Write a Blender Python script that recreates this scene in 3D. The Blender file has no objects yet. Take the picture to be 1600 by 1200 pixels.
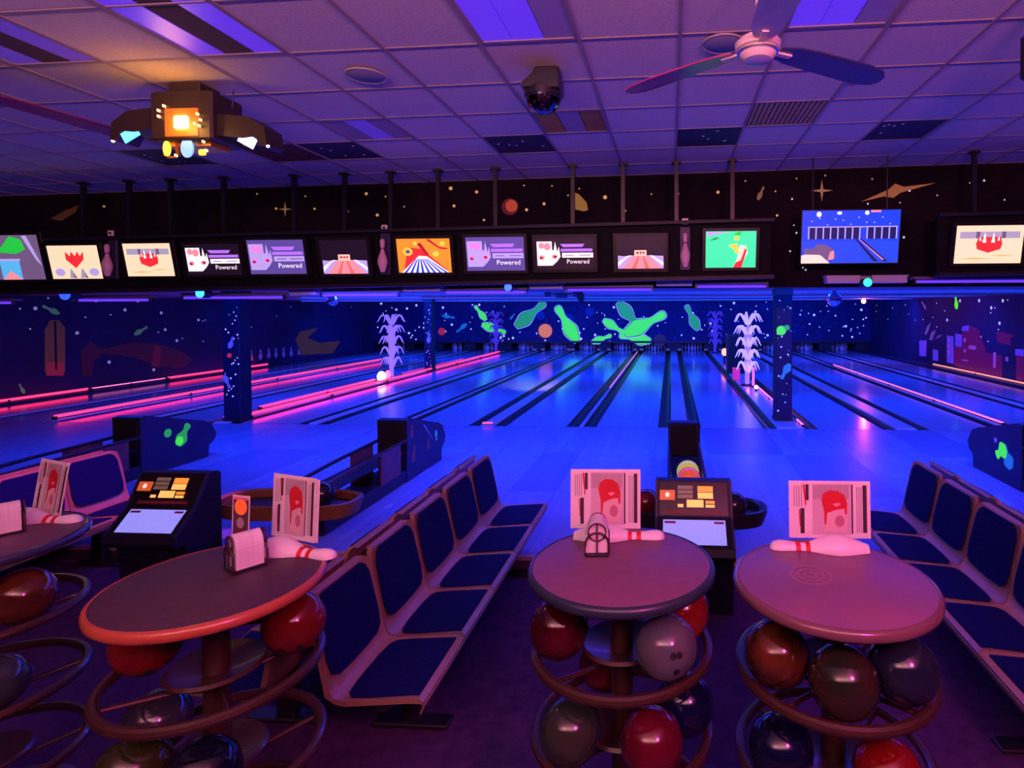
import bpy, math, random
from mathutils import Vector, Matrix, Euler
random.seed(7)
SC = bpy.context.scene
COL = SC.collection
PI = math.pi

# ------------------------------------------------------------------ camera
cam_d = bpy.data.cameras.new('camera'); cam = bpy.data.objects.new('camera', cam_d); COL.objects.link(cam)
PITCH, YAW, ROLL, CAMH = 0.0194, 0.0615, 0.0032, 2.0467
_f = Vector((-math.sin(YAW)*math.cos(PITCH), math.cos(YAW)*math.cos(PITCH), -math.sin(PITCH)))
_r = Vector((math.cos(YAW), math.sin(YAW), 0)); _d = _f.cross(_r)
_r2 = _r*math.cos(ROLL) + _d*math.sin(ROLL); _d2 = -_r*math.sin(ROLL) + _d*math.cos(ROLL)
cam.matrix_world = Matrix(((_r2.x, -_d2.x, -_f.x, 0), (_r2.y, -_d2.y, -_f.y, 0), (_r2.z, -_d2.z, -_f.z, CAMH), (0, 0, 0, 1)))
cam_d.sensor_width = 36; cam_d.lens = 899.6/1600*36
cam_d.shift_x = (800-992.2)/1600; cam_d.shift_y = (499.9-600)/1600
cam_d.clip_start = 0.05; cam_d.clip_end = 200
SC.camera = cam
# ------------------------------------------------------------------ colour management, world
SC.view_settings.view_transform = 'Standard'; SC.view_settings.look = 'None'
SC.view_settings.gamma = 1; SC.view_settings.exposure = 0.0; SC.view_settings.use_curve_mapping = False
W = bpy.data.worlds.new('world'); SC.world = W; W.use_nodes = True
W.node_tree.nodes['Background'].inputs[0].default_value = (0.35, 0.10, 0.55, 1)
W.node_tree.nodes['Background'].inputs[1].default_value = 0.012

# ------------------------------------------------------------------ large lights
def area(name, loc, rot, sx, sy, col, power, spread=PI):
    l = bpy.data.lights.new(name, 'AREA'); l.shape = 'RECTANGLE'; l.size = sx; l.size_y = sy
    l.color = col; l.energy = power; l.spread = spread
    o = bpy.data.objects.new(name, l); COL.objects.link(o); o.location = loc; o.rotation_euler = rot
    return o
def point(name, loc, col, power, r=0.15):
    l = bpy.data.lights.new(name, 'POINT'); l.color = col; l.energy = power; l.shadow_soft_size = r
    o = bpy.data.objects.new(name, l); COL.objects.link(o); o.location = loc
    return o
def spot(name, loc, target, col, power, angle, blend=0.5, r=0.05):
    l = bpy.data.lights.new(name, 'SPOT'); l.color = col; l.energy = power; l.spot_size = math.radians(angle)
    l.spot_blend = blend; l.shadow_soft_size = r
    o = bpy.data.objects.new(name, l); COL.objects.link(o); o.location = loc
    o.rotation_euler = (Vector(target)-Vector(loc)).to_track_quat('-Z', 'Y').to_euler()
    return o
UV = (0.006, 0.055, 1.0)
# unseen blue area lights added above the lanes to brighten them, facing the pins
area('uv_fill_valance', (-.5, 7.35, 2.36), (math.radians(48), 0, 0), 17, 0.12, UV, 800)
area('uv_fill_mid', (-1.0, 12.0, 2.36), (math.radians(40), 0, 0), 19, 0.12, UV, 820)
area('uv_fill_late', (-1.5, 17.0, 2.36), (math.radians(40), 0, 0), 20, 0.12, UV, 820)
area('uv_fill_pins', (-2.0, 22.5, 2.36), (math.radians(45), 0, 0), 22, 0.12, UV, 950)
# black-light row under the monitor beam, facing the approach
area('uv_row_approach', (0.2, 6.72, 2.27), (0, 0, 0), 9, 0.05, (0.02, 0.04, 1.0), 260)
# unseen mauve fill added behind the camera to brighten the ceiling
area('ceiling_fill', (-0.6, -2.0, 2.9), (math.radians(180-22), 0, 0), 5, 0.4, (1.0, 0.40, 0.46), 700)
# pink and amber lamps of the concourse behind the photographer
point('concourse_pink_lamp', (1.4, -0.6, 3.05), (1.0, 0.06, 0.48), 280, 0.25)
point('concourse_amber_lamp', (-1.5, -1.0, 3.1), (1.0, 0.22, 0.14), 22, 0.25)
spot('magenta_effect_beam', (-3.62, 3.76, 3.1), (-5.05, 4.45, 0.7), (1.0, 0.06, 0.75), 420, 24, 0.4)
spot('magenta_effect_beam_b', (-3.40, 3.76, 3.1), (-4.02, 4.85, 0.0), (1.0, 0.06, 0.75), 420, 9, 0.3)
# white beam of the scanner lamp over the middle lanes
spot('scanner_beam', (-2.28, 12.0, 2.22), (-3.6, 15.2, 0.0), (1.0, 0.72, 0.72), 900, 28, 1.0)

# ------------------------------------------------------------------ helpers
class MB:
    def __init__(s): s.v = []; s.f = []
    def add(s, vs, fs):
        n = len(s.v); s.v += [tuple(p) for p in vs]; s.f += [tuple(i+n for i in q) for q in fs]; return s
    def box(s, x0, x1, y0, y1, z0, z1):
        return s.add([(x0,y0,z0),(x1,y0,z0),(x1,y1,z0),(x0,y1,z0),(x0,y0,z1),(x1,y0,z1),(x1,y1,z1),(x0,y1,z1)],
                     [(0,3,2,1),(4,5,6,7),(0,1,5,4),(1,2,6,5),(2,3,7,6),(3,0,4,7)])
    def bbox(s, x0, x1, y0, y1, z0, z1, b=0.01):
        # box with chamfered vertical and horizontal edges
        def ring(i, z): return [(x0+i+b,y0+i,z),(x1-i-b,y0+i,z),(x1-i,y0+i+b,z),(x1-i,y1-i-b,z),(x1-i-b,y1-i,z),(x0+i+b,y1-i,z),(x0+i,y1-i-b,z),(x0+i,y0+i+b,z)]
        rs = [ring(b, z0), ring(0, z0+b), ring(0, z1-b), ring(b, z1)]
        vs = sum(rs, []); fs = [tuple(range(7,-1,-1)), tuple(range(24,32))]
        for k in range(3):
            for i in range(8): j = (i+1) % 8; fs.append((k*8+i, k*8+j, k*8+8+j, k*8+8+i))
        return s.add(vs, fs)
    def obox(s, c, size, M):
        hx, hy, hz = [a/2 for a in size]
        vs = [Vector(c)+M@Vector(p) for p in [(-hx,-hy,-hz),(hx,-hy,-hz),(hx,hy,-hz),(-hx,hy,-hz),(-hx,-hy,hz),(hx,-hy,hz),(hx,hy,hz),(-hx,hy,hz)]]
        return s.add(vs, [(0,3,2,1),(4,5,6,7),(0,1,5,4),(1,2,6,5),(2,3,7,6),(3,0,4,7)])
    def lathe(s, prof, c=(0,0,0), n=20, M=None):
        vs = []; fs = []
        for r, z in prof:
            for i in range(n):
                a = 2*PI*i/n; p = Vector((r*math.cos(a), r*math.sin(a), z))
                if M: p = M@p
                vs.append(p+Vector(c))
        for k in range(len(prof)-1):
            for i in range(n): j = (i+1) % n; fs.append((k*n+i, k*n+j, (k+1)*n+j, (k+1)*n+i))
        if prof[0][0] > 1e-6: fs.append(tuple(range(n-1,-1,-1)))
        if prof[-1][0] > 1e-6: fs.append(tuple(range((len(prof)-1)*n, len(prof)*n)))
        return s.add(vs, fs)
    def cyl(s, p0, p1, r0, r1=None, n=12):
        r1 = r0 if r1 is None else r1; d = Vector(p1)-Vector(p0)
        return s.lathe([(r0,0),(r1,d.length)], p0, n, d.to_track_quat('Z','Y').to_matrix())
    def sphere(s, c, r, nu=24, nv=14, sc=(1,1,1)):
        prof = [(max(1e-4*r, r*math.sin(PI*k/nv)), -r*math.cos(PI*k/nv)) for k in range(nv+1)]
        return s.lathe(prof, c, nu, Matrix.Diagonal(Vector(sc)))
    def tube(s, path, r, n=8, closed=False):
        P = [Vector(p) for p in path]; m = len(P); vs = []; fs = []; up = Vector((0,0,1))
        rr = r if isinstance(r, (list, tuple)) else [r]*m
        for i, p in enumerate(P):
            t = (P[(i+1) % m]-P[i-1]) if closed else (P[min(i+1,m-1)]-P[max(i-1,0)])
            t.normalize(); a = t.cross(up)
            if a.length < 1e-3: a = t.cross(Vector((1,0,0)))
            a.normalize(); b = t.cross(a)
            for k in range(n):
                q = 2*PI*k/n; vs.append(p+rr[i]*(math.cos(q)*a+math.sin(q)*b))
        for i in range(m if closed else m-1):
            j = (i+1) % m
            for k in range(n): l = (k+1) % n; fs.append((i*n+k, j*n+k, j*n+l, i*n+l))
        if not closed: fs += [tuple(range(n)), tuple(range(m*n-1, (m-1)*n-1, -1))]
        return s.add(vs, fs)
    def prism(s, poly, f, t0, t1):
        n = len(poly)
        vs = [f(a,b,t0) for a,b in poly]+[f(a,b,t1) for a,b in poly]
        return s.add(vs, [tuple(range(n-1,-1,-1)), tuple(range(n,2*n))]+[(i,(i+1)%n,n+(i+1)%n,n+i) for i in range(n)])

def wloc(o):
    v = Vector((0,0,0))
    while o is not None: v = v+o.location; o = o.parent
    return v
def obj(name, mb, mat, parent=None, local=False, smooth=False, ang=35):
    me = bpy.data.meshes.new(name)
    off = Vector((0,0,0)) if (local or parent is None) else wloc(parent)
    me.from_pydata([tuple(Vector(p)-off) for p in mb.v], [], mb.f)
    me.materials.append(mat)
    if smooth:
        for p in me.polygons: p.use_smooth = True
        me.set_sharp_from_angle(angle=math.radians(ang))
    me.update()
    o = bpy.data.objects.new(name, me); COL.objects.link(o)
    if parent is not None: o.parent = parent
    return o
def tag(o, label, cat, group=None):
    o['label'] = label; o['category'] = cat
    if group: o['group'] = group
    return o
def thing(name, label, cat, loc=(0,0,0), rot=(0,0,0), group=None):
    o = bpy.data.objects.new(name, None); COL.objects.link(o); o.empty_display_size = .1
    o.location = loc; o.rotation_euler = rot
    return tag(o, label, cat, group)
def struct(o): o['kind'] = 'structure'; return o
def stuff(o): o['kind'] = 'stuff'; return o
def copy_part(src, parent, loc=None):
    c = src.copy(); COL.objects.link(c); c.parent = parent
    if loc is not None: c.location = loc
    return c

MATS = {}
def M(name, col, rough=0.5, metal=0.0, emit=0.0, ecol=None, spec=0.5, noise=None, col2=None, coat=0.0, bump=0.0):
    if name in MATS: return MATS[name]
    m = bpy.data.materials.new(name); m.use_nodes = True; nt = m.node_tree; b = nt.nodes['Principled BSDF']
    b.inputs['Base Color'].default_value = (*col, 1); b.inputs['Roughness'].default_value = rough
    b.inputs['Metallic'].default_value = metal; b.inputs['Specular IOR Level'].default_value = spec
    b.inputs['Coat Weight'].default_value = coat; b.inputs['Coat Roughness'].default_value = 0.06
    if emit:
        b.inputs['Emission Color'].default_value = (*(ecol or col), 1); b.inputs['Emission Strength'].default_value = emit
    if noise:
        tc = nt.nodes.new('ShaderNodeTexCoord'); mp = nt.nodes.new('ShaderNodeMapping'); nz = nt.nodes.new('ShaderNodeTexNoise')
        sc = noise if isinstance(noise, tuple) else (noise,)*3
        mp.inputs['Scale'].default_value = sc; nz.inputs['Scale'].default_value = 1; nz.inputs['Detail'].default_value = 4
        rp = nt.nodes.new('ShaderNodeValToRGB'); rp.color_ramp.elements[0].position = .35; rp.color_ramp.elements[1].position = .65
        rp.color_ramp.elements[0].color = (*col, 1); rp.color_ramp.elements[1].color = (*(col2 or [c*.75 for c in col]), 1)
        nt.links.new(tc.outputs['Object'], mp.inputs[0]); nt.links.new(mp.outputs[0], nz.inputs['Vector'])
        nt.links.new(nz.outputs['Fac'], rp.inputs[0]); nt.links.new(rp.outputs[0], b.inputs['Base Color'])
        if bump:
            bp = nt.nodes.new('ShaderNodeBump'); bp.inputs['Strength'].default_value = bump; bp.inputs['Distance'].default_value = .01
            nt.links.new(nz.outputs['Fac'], bp.inputs['Height']); nt.links.new(bp.outputs[0], b.inputs['Normal'])
    MATS[name] = m; return m
def boards(name, col, col2, rough, width, spec=0.5):
    # long narrow floor boards running along Y
    m = bpy.data.materials.new(name); m.use_nodes = True; nt = m.node_tree; b = nt.nodes['Principled BSDF']
    geo = nt.nodes.new('ShaderNodeNewGeometry'); mp = nt.nodes.new('ShaderNodeMapping'); br = nt.nodes.new('ShaderNodeTexBrick')
    mp.inputs['Rotation'].default_value = (0, 0, PI/2)
    br.inputs['Scale'].default_value = 1; br.inputs['Brick Width'].default_value = 1.4; br.inputs['Row Height'].default_value = width
    br.inputs['Mortar Size'].default_value = .0012; br.inputs['Mortar'].default_value = (*[c*.6 for c in col], 1)
    br.inputs['Color1'].default_value = (*col, 1); br.inputs['Color2'].default_value = (*col2, 1)
    nt.links.new(geo.outputs['Position'], mp.inputs[0]); nt.links.new(mp.outputs[0], br.inputs['Vector'])
    nt.links.new(br.outputs['Color'], b.inputs['Base Color'])
    nz = nt.nodes.new('ShaderNodeTexNoise'); nz.inputs['Scale'].default_value = .9
    mr = nt.nodes.new('ShaderNodeMapRange'); mr.inputs['To Min'].default_value = rough*.7; mr.inputs['To Max'].default_value = rough*1.3
    nt.links.new(geo.outputs['Position'], nz.inputs['Vector']); nt.links.new(nz.outputs['Fac'], mr.inputs['Value'])
    nt.links.new(mr.outputs[0], b.inputs['Roughness']); b.inputs['Specular IOR Level'].default_value = spec
    MATS[name] = m; return m
def E(name, col, s): return M(name, [min(1, c) for c in col], rough=.4, emit=s, ecol=col)

DARK = M('black_plastic', (.012,.012,.018), .38)
NAVY = M('navy_paint', (.02,.022,.075), .5)
TAN = M('tan_fiberglass', (.30,.19,.11), .42, noise=40, col2=(.26,.165,.095))
NAVYPAD = M('navy_vinyl', (.005,.007,.085), .75, noise=90, col2=(.004,.005,.065), spec=.1, bump=.1)
WHITE = M('white_gloss', (.82,.8,.8), .25)
PAPER = M('paper', (.82,.8,.78), .6)
RED = M('red_print', (.6,.02,.03), .5)
INK = M('dark_ink', (.05,.03,.04), .6)
GREYINK = M('grey_print', (.3,.25,.27), .6)
STEEL = M('steel', (.5,.5,.52), .3, 1.0)
BROWN = M('brown_enamel', (.04,.015,.011), .35, coat=.15)

def text_mb(txt, size, to):
    cu = bpy.data.curves.new('t', 'FONT'); cu.body = txt; cu.size = size; cu.align_x = 'CENTER'; cu.align_y = 'CENTER'; cu.resolution_u = 2
    o = bpy.data.objects.new('t', cu); COL.objects.link(o)
    dg = bpy.context.evaluated_depsgraph_get(); dg.update(); me = o.evaluated_get(dg).to_mesh()
    mb = MB(); mb.add([to(v.co.x, v.co.y) for v in me.vertices], [tuple(p.vertices) for p in me.polygons])
    o.evaluated_get(dg).to_mesh_clear(); bpy.data.objects.remove(o); bpy.data.curves.remove(cu)
    return mb
PINP = [(.0258,0),(.0286,.008),(.0415,.045),(.0545,.085),(.0605,.114),(.0590,.140),(.0480,.178),(.0350,.210),(.0260,.238),(.0233,.256),(.0243,.275),(.0285,.305),(.0318,.332),(.0318,.348),(.0270,.366),(.0150,.378),(.0004,.381)]
def pin_outline(n=10):
    # flat outline of a pin, unit length, base at 0, head at 1
    L = [(z/.381, r/.381) for r, z in PINP]
    return [(a, b) for a, b in L]+[(a, -b) for a, b in reversed(L)]
# ------------------------------------------------------------------ setting
XL, XR, YF, YS, ZF = -14.72, 9.38, 27.6, 7.08, -0.12
FOUL, APR = 9.88, 4.67
def zc(x): return 3.69+.0155*x
CARPET = M('dark_carpet', (.075,.03,.11), .95, noise=14, col2=(.05,.018,.085), spec=.1)
struct(obj('floor', MB().box(XL, XR, -3.0, APR, ZF-.05, ZF), CARPET))
APM = boards('approach_boards', (.24,.31,.56), (.20,.26,.50), .26, .10)
APM2 = boards('approach_boards_worn', (.17,.22,.46), (.15,.19,.42), .32, .10)
LANEM = boards('lane_boards', (.27,.40,.60), (.24,.36,.56), .15, .027)
GUT = M('gutter_plastic', (.012,.012,.03), .35)
DIV = M('divider_cap', (.42,.44,.55), .3)
STEPM = M('step_nosing', (.45,.36,.34), .4)

LANES = [(-14.13,-13.06),(-12.66,-11.59),(-11.19,-10.12),(-9.57,-8.50),(-7.76,-6.70),(-6.10,-5.03),(-4.63,-3.56),(-2.87,-1.81),(-1.29,-.22),(.523,1.582),(2.499,3.569),(4.351,5.425),(5.95,7.02),(7.62,8.69)]
LN = ['outermost lane along the left wall','second lane from the left wall','third lane from the left wall','lane just left of the left pillar','lane just right of the left pillar','second lane right of the left pillar','third lane right of the left pillar','fourth lane right of the left pillar','second lane left of the right pillar','lane just left of the right pillar','lane just right of the right pillar','second lane right of the right pillar','second lane from the right wall','outermost lane along the right wall']
xs = [XL]
for l, r in LANES: xs += [l, r]
xs.append(XR)
apr = struct(obj('approach_floor', MB().box(XL, XR, APR, FOUL, ZF, -.012), M('approach_base', (.06,.06,.10), .6)))
ys = [APR+.02, 6.35, 8.1, FOUL]
for i in range(len(xs)-1):
    for j in range(3):
        if xs[i+1]-xs[i] < .05: continue
        worn = (i, j) in ((20,1),(16,1),(22,2),(12,0),(18,0)) or random.random() < .10
        obj('floor_panel', MB().box(xs[i]+.0015, xs[i+1]-.0015, ys[j]+.0015, ys[j+1]-.0015, -.012, 0), APM2 if worn else APM, apr)
obj('step_nosing', MB().box(XL, XR, APR-.02, APR+.02, -.03, .002), STEPM, apr)
obj('foul_line', MB().box(XL, XR, FOUL-.012, FOUL+.004, -.004, .0012), M('foul_line_ink', (.05,.06,.22), .4), apr)
struct(obj('lane_base', MB().box(XL, XR, FOUL, 29.2, -.30, -.16), M('lane_base_black', (.01,.01,.02), .8)))

# lanes
def gut_mb(x0, x1, y0, y1):
    mb = MB(); n = 8; vs = []; fs = []
    for y in (y0, y1):
        for k in range(n+1):
            a = PI*k/n; vs.append(((x0+x1)/2-(x1-x0)/2*math.cos(a), y, -.01-.085*math.sin(a)))
    for k in range(n): fs.append((k, n+1+k, n+2+k, k+1))
    return mb.add(vs, fs)
for i, (l, r) in enumerate(LANES):
    t = thing('bowling_lane', 'glossy blue-lit bowling lane, '+LN[i], 'bowling lane', ((l+r)/2, FOUL, 0), group='bowling lanes')
    for a, b in ((FOUL+.004, 14.45), (14.45, 20.2), (20.2, 28.95)):
        obj('lane_panel', MB().box(l, r, a+.002, b-.002, -.16, 0), LANEM, t)
    gl = l-xs[2*i] if i else .42; gr = xs[2*i+3]-r if i < 13 else .42
    gw = lambda g: min(.225, (g-.045)/2)
    for x0, x1 in ((l-gw(gl if i else .5), l), (r, r+gw(gr if i < 13 else .5))):
        obj('gutter', gut_mb(x0, x1, FOUL+.004, 28.9), GUT, t, smooth=True)
# dividers between lanes
for i in range(13):
    a = LANES[i][1]; b = LANES[i+1][0]; g = min(.225, (b-a-.045)/2)
    mb = MB(); w = b-a-2*g
    mb.bbox(a+g, b-g, FOUL+.005, 27.5, -.16, .022, min(.012, w/5))
    tag(obj('lane_divider', mb, DIV), 'pale divider strip right of the '+LN[i], 'lane divider', 'lane dividers')
tag(obj('lane_edge_board', MB().bbox(XL+.01, LANES[0][0]-.225, FOUL+.005, 27.5, -.16, .05, .01), NAVY), 'dark edge board between left wall and the outermost left lane', 'edge board')
tag(obj('lane_edge_board', MB().bbox(LANES[-1][1]+.225, XR-.01, FOUL+.005, 27.5, -.16, .05, .01), NAVY), 'dark edge board between right wall and the outermost right lane', 'edge board')

# walls
WBLUE = M('night_sky_paint', (.012,.014,.085), .7, noise=.8, col2=(.007,.008,.05))
FARM = M('far_mural_paint', (.008,.007,.065), .75, noise=1.6, col2=(.016,.010,.09))
SOFM = M('valance_paint', (.014,.007,.011), .9, noise=1.2, col2=(.006,.004,.009), spec=.15)
wall_left = struct(obj('wall_left', MB().box(XL-.1, XL, -3, 29, -.2, 3.75), WBLUE))
wall_right = struct(obj('wall_right', MB().box(XR, XR+.1, -3, 29, -.2, 3.95), WBLUE))
wall_far = struct(obj('wall_far', MB().box(XL, XR, YF, YF+.08, .42, 2.46), FARM))
wall_back = struct(obj('wall_pit', MB().box(XL, XR, 29.0, 29.1, -.2, 2.46), M('pit_black', (.008,.006,.01), .9)))
mb = MB(); mb.add([(XL,YS,2.30),(XR,YS,2.30),(XR,YS,zc(XR)+.02),(XL,YS,zc(XL)+.02),(XL,YS+.12,2.30),(XR,YS+.12,2.30),(XR,YS+.12,zc(XR)+.02),(XL,YS+.12,zc(XL)+.02)],
   [(0,1,2,3),(7,6,5,4),(0,4,5,1),(3,2,6,7)])
wall_val = struct(obj('wall_valance', mb, SOFM))
LCM = M('lane_ceiling_paint', (.30,.29,.36), .8)
struct(obj('ceiling_lanes', MB().box(XL, XR, YS+.12, 29, 2.40, 2.46), LCM))
# baffle seams on lane ceiling
for k, y in enumerate((9.6, 13.2, 17.8, 23.0)):
    struct(obj('trim_%d' % (k+1), MB().box(XL, XR, y, y+.06, 2.385, 2.40), LCM))
# pit kickbacks
TANP = M('kickback_pad', (.75,.42,.16), .5)
ends = [(XL+.03, LANES[0][0])]+[(LANES[i][1], LANES[i+1][0]) for i in range(13)]+[(LANES[-1][1], XR-.03)]
for k, (a, b) in enumerate(ends):
    nm = ('beside the left wall' if k == 0 else 'beside the right wall' if k == 14 else 'right of the '+LN[k-1])
    t = thing('kickback', 'dark pin deck partition '+nm, 'partition', ((a+b)/2, 27.7, 0), group='pin deck partitions')
    obj('panel', MB().bbox(a+.005, b-.005, 27.70, 28.95, .003, .41, .01), M('kickback_black', (.015,.012,.015), .6), t)
    if 5 <= k <= 11:
        for x in (a+.10, b-.10):
            obj('pad', MB().bbox(x-.09, x+.09, 27.63, 27.705, .02, .13, .008), TANP, t)

# ceiling of the concourse and seating area
TILE = M('ceiling_tile', (.62,.57,.58), .9, noise=60, col2=(.56,.52,.53), spec=.1, bump=.15)
GRID = M('ceiling_grid_bar', (.30,.25,.31), .7, spec=.1)
mb = MB(); mb.add([(XL,-3,zc(XL)+.05),(XR,-3,zc(XR)+.05),(XR,YS+.1,zc(XR)+.05),(XL,YS+.1,zc(XL)+.05),(XL,-3,zc(XL)+.11),(XR,-3,zc(XR)+.11),(XR,YS+.1,zc(XR)+.11),(XL,YS+.1,zc(XL)+.11)],
   [(0,1,2,3),(7,6,5,4),(0,4,5,1),(3,2,6,7),(1,5,6,2),(0,3,7,4)])
ceiling = struct(obj('ceiling', mb, M('plenum_board', (.4,.36,.38), .9)))
TS = .61
RX = Matrix.Rotation(-math.atan(.0155), 4, 'Y')
def sheared(mb):
    mb.v = [(x, y, z+.0155*x) for x, y, z in mb.v]; return mb
BLUET = M('night_blue_tile', (.012,.016,.06), .6, noise=5, col2=(.02,.016,.09))
YELT = M('amber_lens', (.42,.22,.05), .4, noise=(3,60,1), col2=(.36,.19,.05))
VENT = M('brown_louver', (.42,.27,.17), .5)
UVL = E('violet_lens', (.16,.05,1.0), .42)
UVLD = E('dim_violet_lens', (.20,.09,.8), .16)
LENSD = M('dark_reflector', (.10,.07,.09), .8, spec=.1)
LENSP = M('pale_violet_lens', (.34,.28,.42), .4)
def cx(k): return .06+TS*k
special = {(-3,6):'blue',(0,6):'blue',(3,6):'blue',(-6,6):'blue',(-2,5):'amber',(1,5):'vent',(-5,5):'pale',(-8,5):'amber2',(-7,6):'maroon',(-9,6):'blue',
           (-5,1):'uv',(-5,2):'uv',(-2,1):'uv',(-2,2):'uv',(1,1):'uv',(1,2):'uv',(-7,1):'uvd',(-7,2):'uvd'}
rows = [1.67+TS*j for j in range(9)]+[YS-.002]
for k in range(-15, 8):
    for j in range(9):
        x0, x1, y0, y1 = cx(k)+.004, cx(k+1)-.004, rows[j]+.004, rows[j+1]-.004
        s = special.get((k, j)); m = TILE
        if s == 'blue': m = BLUET
        if s in ('amber','vent','uv','uvd','pale','amber2','maroon'): continue
        mb = sheared(MB().box(x0, x1, y0, y1, 3.695, 3.71))
        t = obj('ceiling_tile', mb, m, ceiling)
        if s == 'blue':
            st = MB()
            for q in range(5):
                px, py = random.uniform(x0+.08, x1-.08), random.uniform(y0+.08, y1-.08)
                st.cyl((px,py,3.6925),(px,py,3.6955), .012, n=8)
            obj('painted_star', sheared(st), M('star_white', (.6,.6,.7), .6), t)
mb = MB()
for k in range(-15, 9): mb.box(cx(k)-.010, cx(k)+.010, 1.67, YS-.005, 3.685, 3.70)
for j in range(10): mb.box(cx(-15), cx(8), rows[j]-.007, rows[j]+.007, 3.689, 3.70)
obj('grid_bars', sheared(mb), GRID, ceiling)
def troffer(k, j0, j1, kind, label):
    x0, x1, y0, y1 = cx(k)+.014, cx(k+1)-.014, rows[j0]+.014, rows[j1]-.014
    t = thing('ceiling_light', label, 'ceiling light', ((x0+x1)/2, (y0+y1)/2, 3.70+.0155*x0), group='ceiling light panels')
    obj('housing', sheared(MB().box(x0, x1, y0, y1, 3.72, 3.735)), LENSD, t)
    w = (x1-x0)
    cols = {'uv': [UVL, LENSD, UVL], 'uv2': [UVL, UVL, LENSP], 'uvd': [UVLD, LENSD, UVLD], 'amber': [YELT, LENSP, YELT], 'pale': [LENSP, UVLD, LENSP]}[kind]
    for i in range(3):
        obj('lens', sheared(MB().box(x0+w*i/3+.004, x0+w*(i+1)/3-.004, y0, y1, 3.695, 3.706)), cols[i], t)
    fr = MB()
    for a in ((x0-.01,x1+.01,y0-.01,y0+.012),(x0-.01,x1+.01,y1-.012,y1+.01),(x0-.01,x0+.012,y0,y1),(x1-.012,x1+.01,y0,y1)): fr.box(*a, 3.688, 3.72)
    obj('frame', sheared(fr), GRID, t)
troffer(-5, 1, 3, 'uv', 'violet ceiling light panel with dark middle strip above the multi-beam lamp')
troffer(-2, 1, 3, 'uv2', 'bright violet ceiling light panel just above the black mirror ball')
troffer(1, 1, 3, 'uv2', 'violet ceiling light panel behind the white ceiling fan blade')
troffer(-7, 1, 3, 'uvd', 'dim violet ceiling light panel in the top left corner')
troffer(-2, 5, 6, 'amber', 'unlit amber ceiling light panel below the black mirror ball')
troffer(-5, 5, 6, 'pale', 'pale lilac ceiling light panel right of the multi-beam lamp')
def vent(k, j, label, col):
    x0, x1, y0, y1 = cx(k)+.014, cx(k+1)-.014, rows[j]+.014, rows[j+1]-.014
    t = thing('ceiling_vent', label, 'vent', ((x0+x1)/2, (y0+y1)/2, 3.70+.0155*x0))
    obj('backing', sheared(MB().box(x0, x1, y0, y1, 3.715, 3.73)), col, t)
    for i in range(14):
        x = x0+(x1-x0)*(i+.5)/14
        obj('slat', sheared(MB().box(x-.014, x+.014, y0, y1, 3.692, 3.71)), col, t)
vent(1, 5, 'brown louvred ceiling panel right of the fan', VENT)
vent(-8, 5, 'dark maroon louvred ceiling panel behind the left fan blade', M('maroon_louver', (.13,.03,.05), .6))
vent(-7, 6, 'dark maroon louvred ceiling panel below the multi-beam lamp', M('maroon_louver', (.13,.03,.05), .6))

# ------------------------------------------------------------------ murals (painted shapes on the walls)
FL_GREEN = E('fluorescent_green', (.06,.85,.02), .8)
FL_GREEN2 = E('fluorescent_deep_green', (.03,.55,.04), .4)
FL_TEAL = E('fluorescent_teal', (.03,.4,.35), .18)
FL_LINE = E('fluorescent_white', (.55,.8,.95), .5)
FL_ORANGE = E('fluorescent_orange', (1.0,.25,.02), .55)
FL_RED = E('fluorescent_red', (.7,.03,.03), .4)
FL_BROWN = M('mural_brown', (.25,.08,.06), .7)
STAR = E('fluorescent_star', (.75,.8,1.0), .55)
STARY = E('fluorescent_yellow_star', (.8,.55,.2), .35)
MOTIF = M('mural_swirl', (.03,.07,.22), .7)
def on_far(a, b, t): return (a, YF-t, b)
def on_left(a, b, t): return (XL+t, a, b)
def on_right(a, b, t): return (XR-t, a, b)
def on_val(a, b, t): return (a, YS-t, b)
def pin_decal(f, p0, p1, parent, mat, t=.008, wide=1.05, line=True):
    d = Vector((p1[0]-p0[0], p1[1]-p0[1])); n = Vector((-d.y, d.x)); out = pin_outline()
    sh = lambda k, g: [(p0[0]+d.x*(a*(1+g)-g/2)+n.x*b*k, p0[1]+d.y*(a*(1+g)-g/2)+n.y*b*k) for a, b in out]
    if line:
        o = obj('painted_outline', MB().prism(sh(wide*1.22, .05), f, 0, t*.5), FL_LINE, parent)
        obj('painted_shadow', MB().prism(sh(wide*1.10, .025), f, 0, t*.75), M('mural_black', (.01,.015,.02), .7), parent)
    return obj('painted_pin', MB().prism(sh(wide, 0), f, 0, t), mat, parent)
def disc(f, c, r, parent, name, mat, t=.008, n=18):
    return obj(name, MB().prism([(c[0]+r*math.cos(2*PI*i/n), c[1]+r*math.sin(2*PI*i/n)) for i in range(n)], f, 0, t), mat, parent)
FARPINS = [(-7.49, 1.21, -6.08, 2.35), (-4.51, 0.49, -5.49, 2.17), (-2.5, 2.34, -1.37, 1.05), (-2.2, 0.83, -0.24, 1.81), (-3.22, 1.51, -2.2, 0.86), (-0.97, 0.49, -2.45, 0.77), (-3.78, 0.43, -2.85, 0.77), (1.32, 1.04, 0.76, 2.2), (-8.99, 1.52, -9.53, 2.21), (-9.17, 1.3, -8.03, 0.9), (-11.16, 1.75, -10.55, 1.62), (-9.95, 1.34, -10.46, 0.93), (-7.79, 1.55, -7.56, 1.83)]
for i, (a, b, c, d) in enumerate(FARPINS):
    pin_decal(on_far, (a, b), (c, d), wall_far, FL_GREEN if i in (1,3,4,5,6,8,9) else FL_GREEN2 if i not in (10,11,12) else FL_TEAL, t=.008+.004*(i % 5), line=i < 10)
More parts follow.
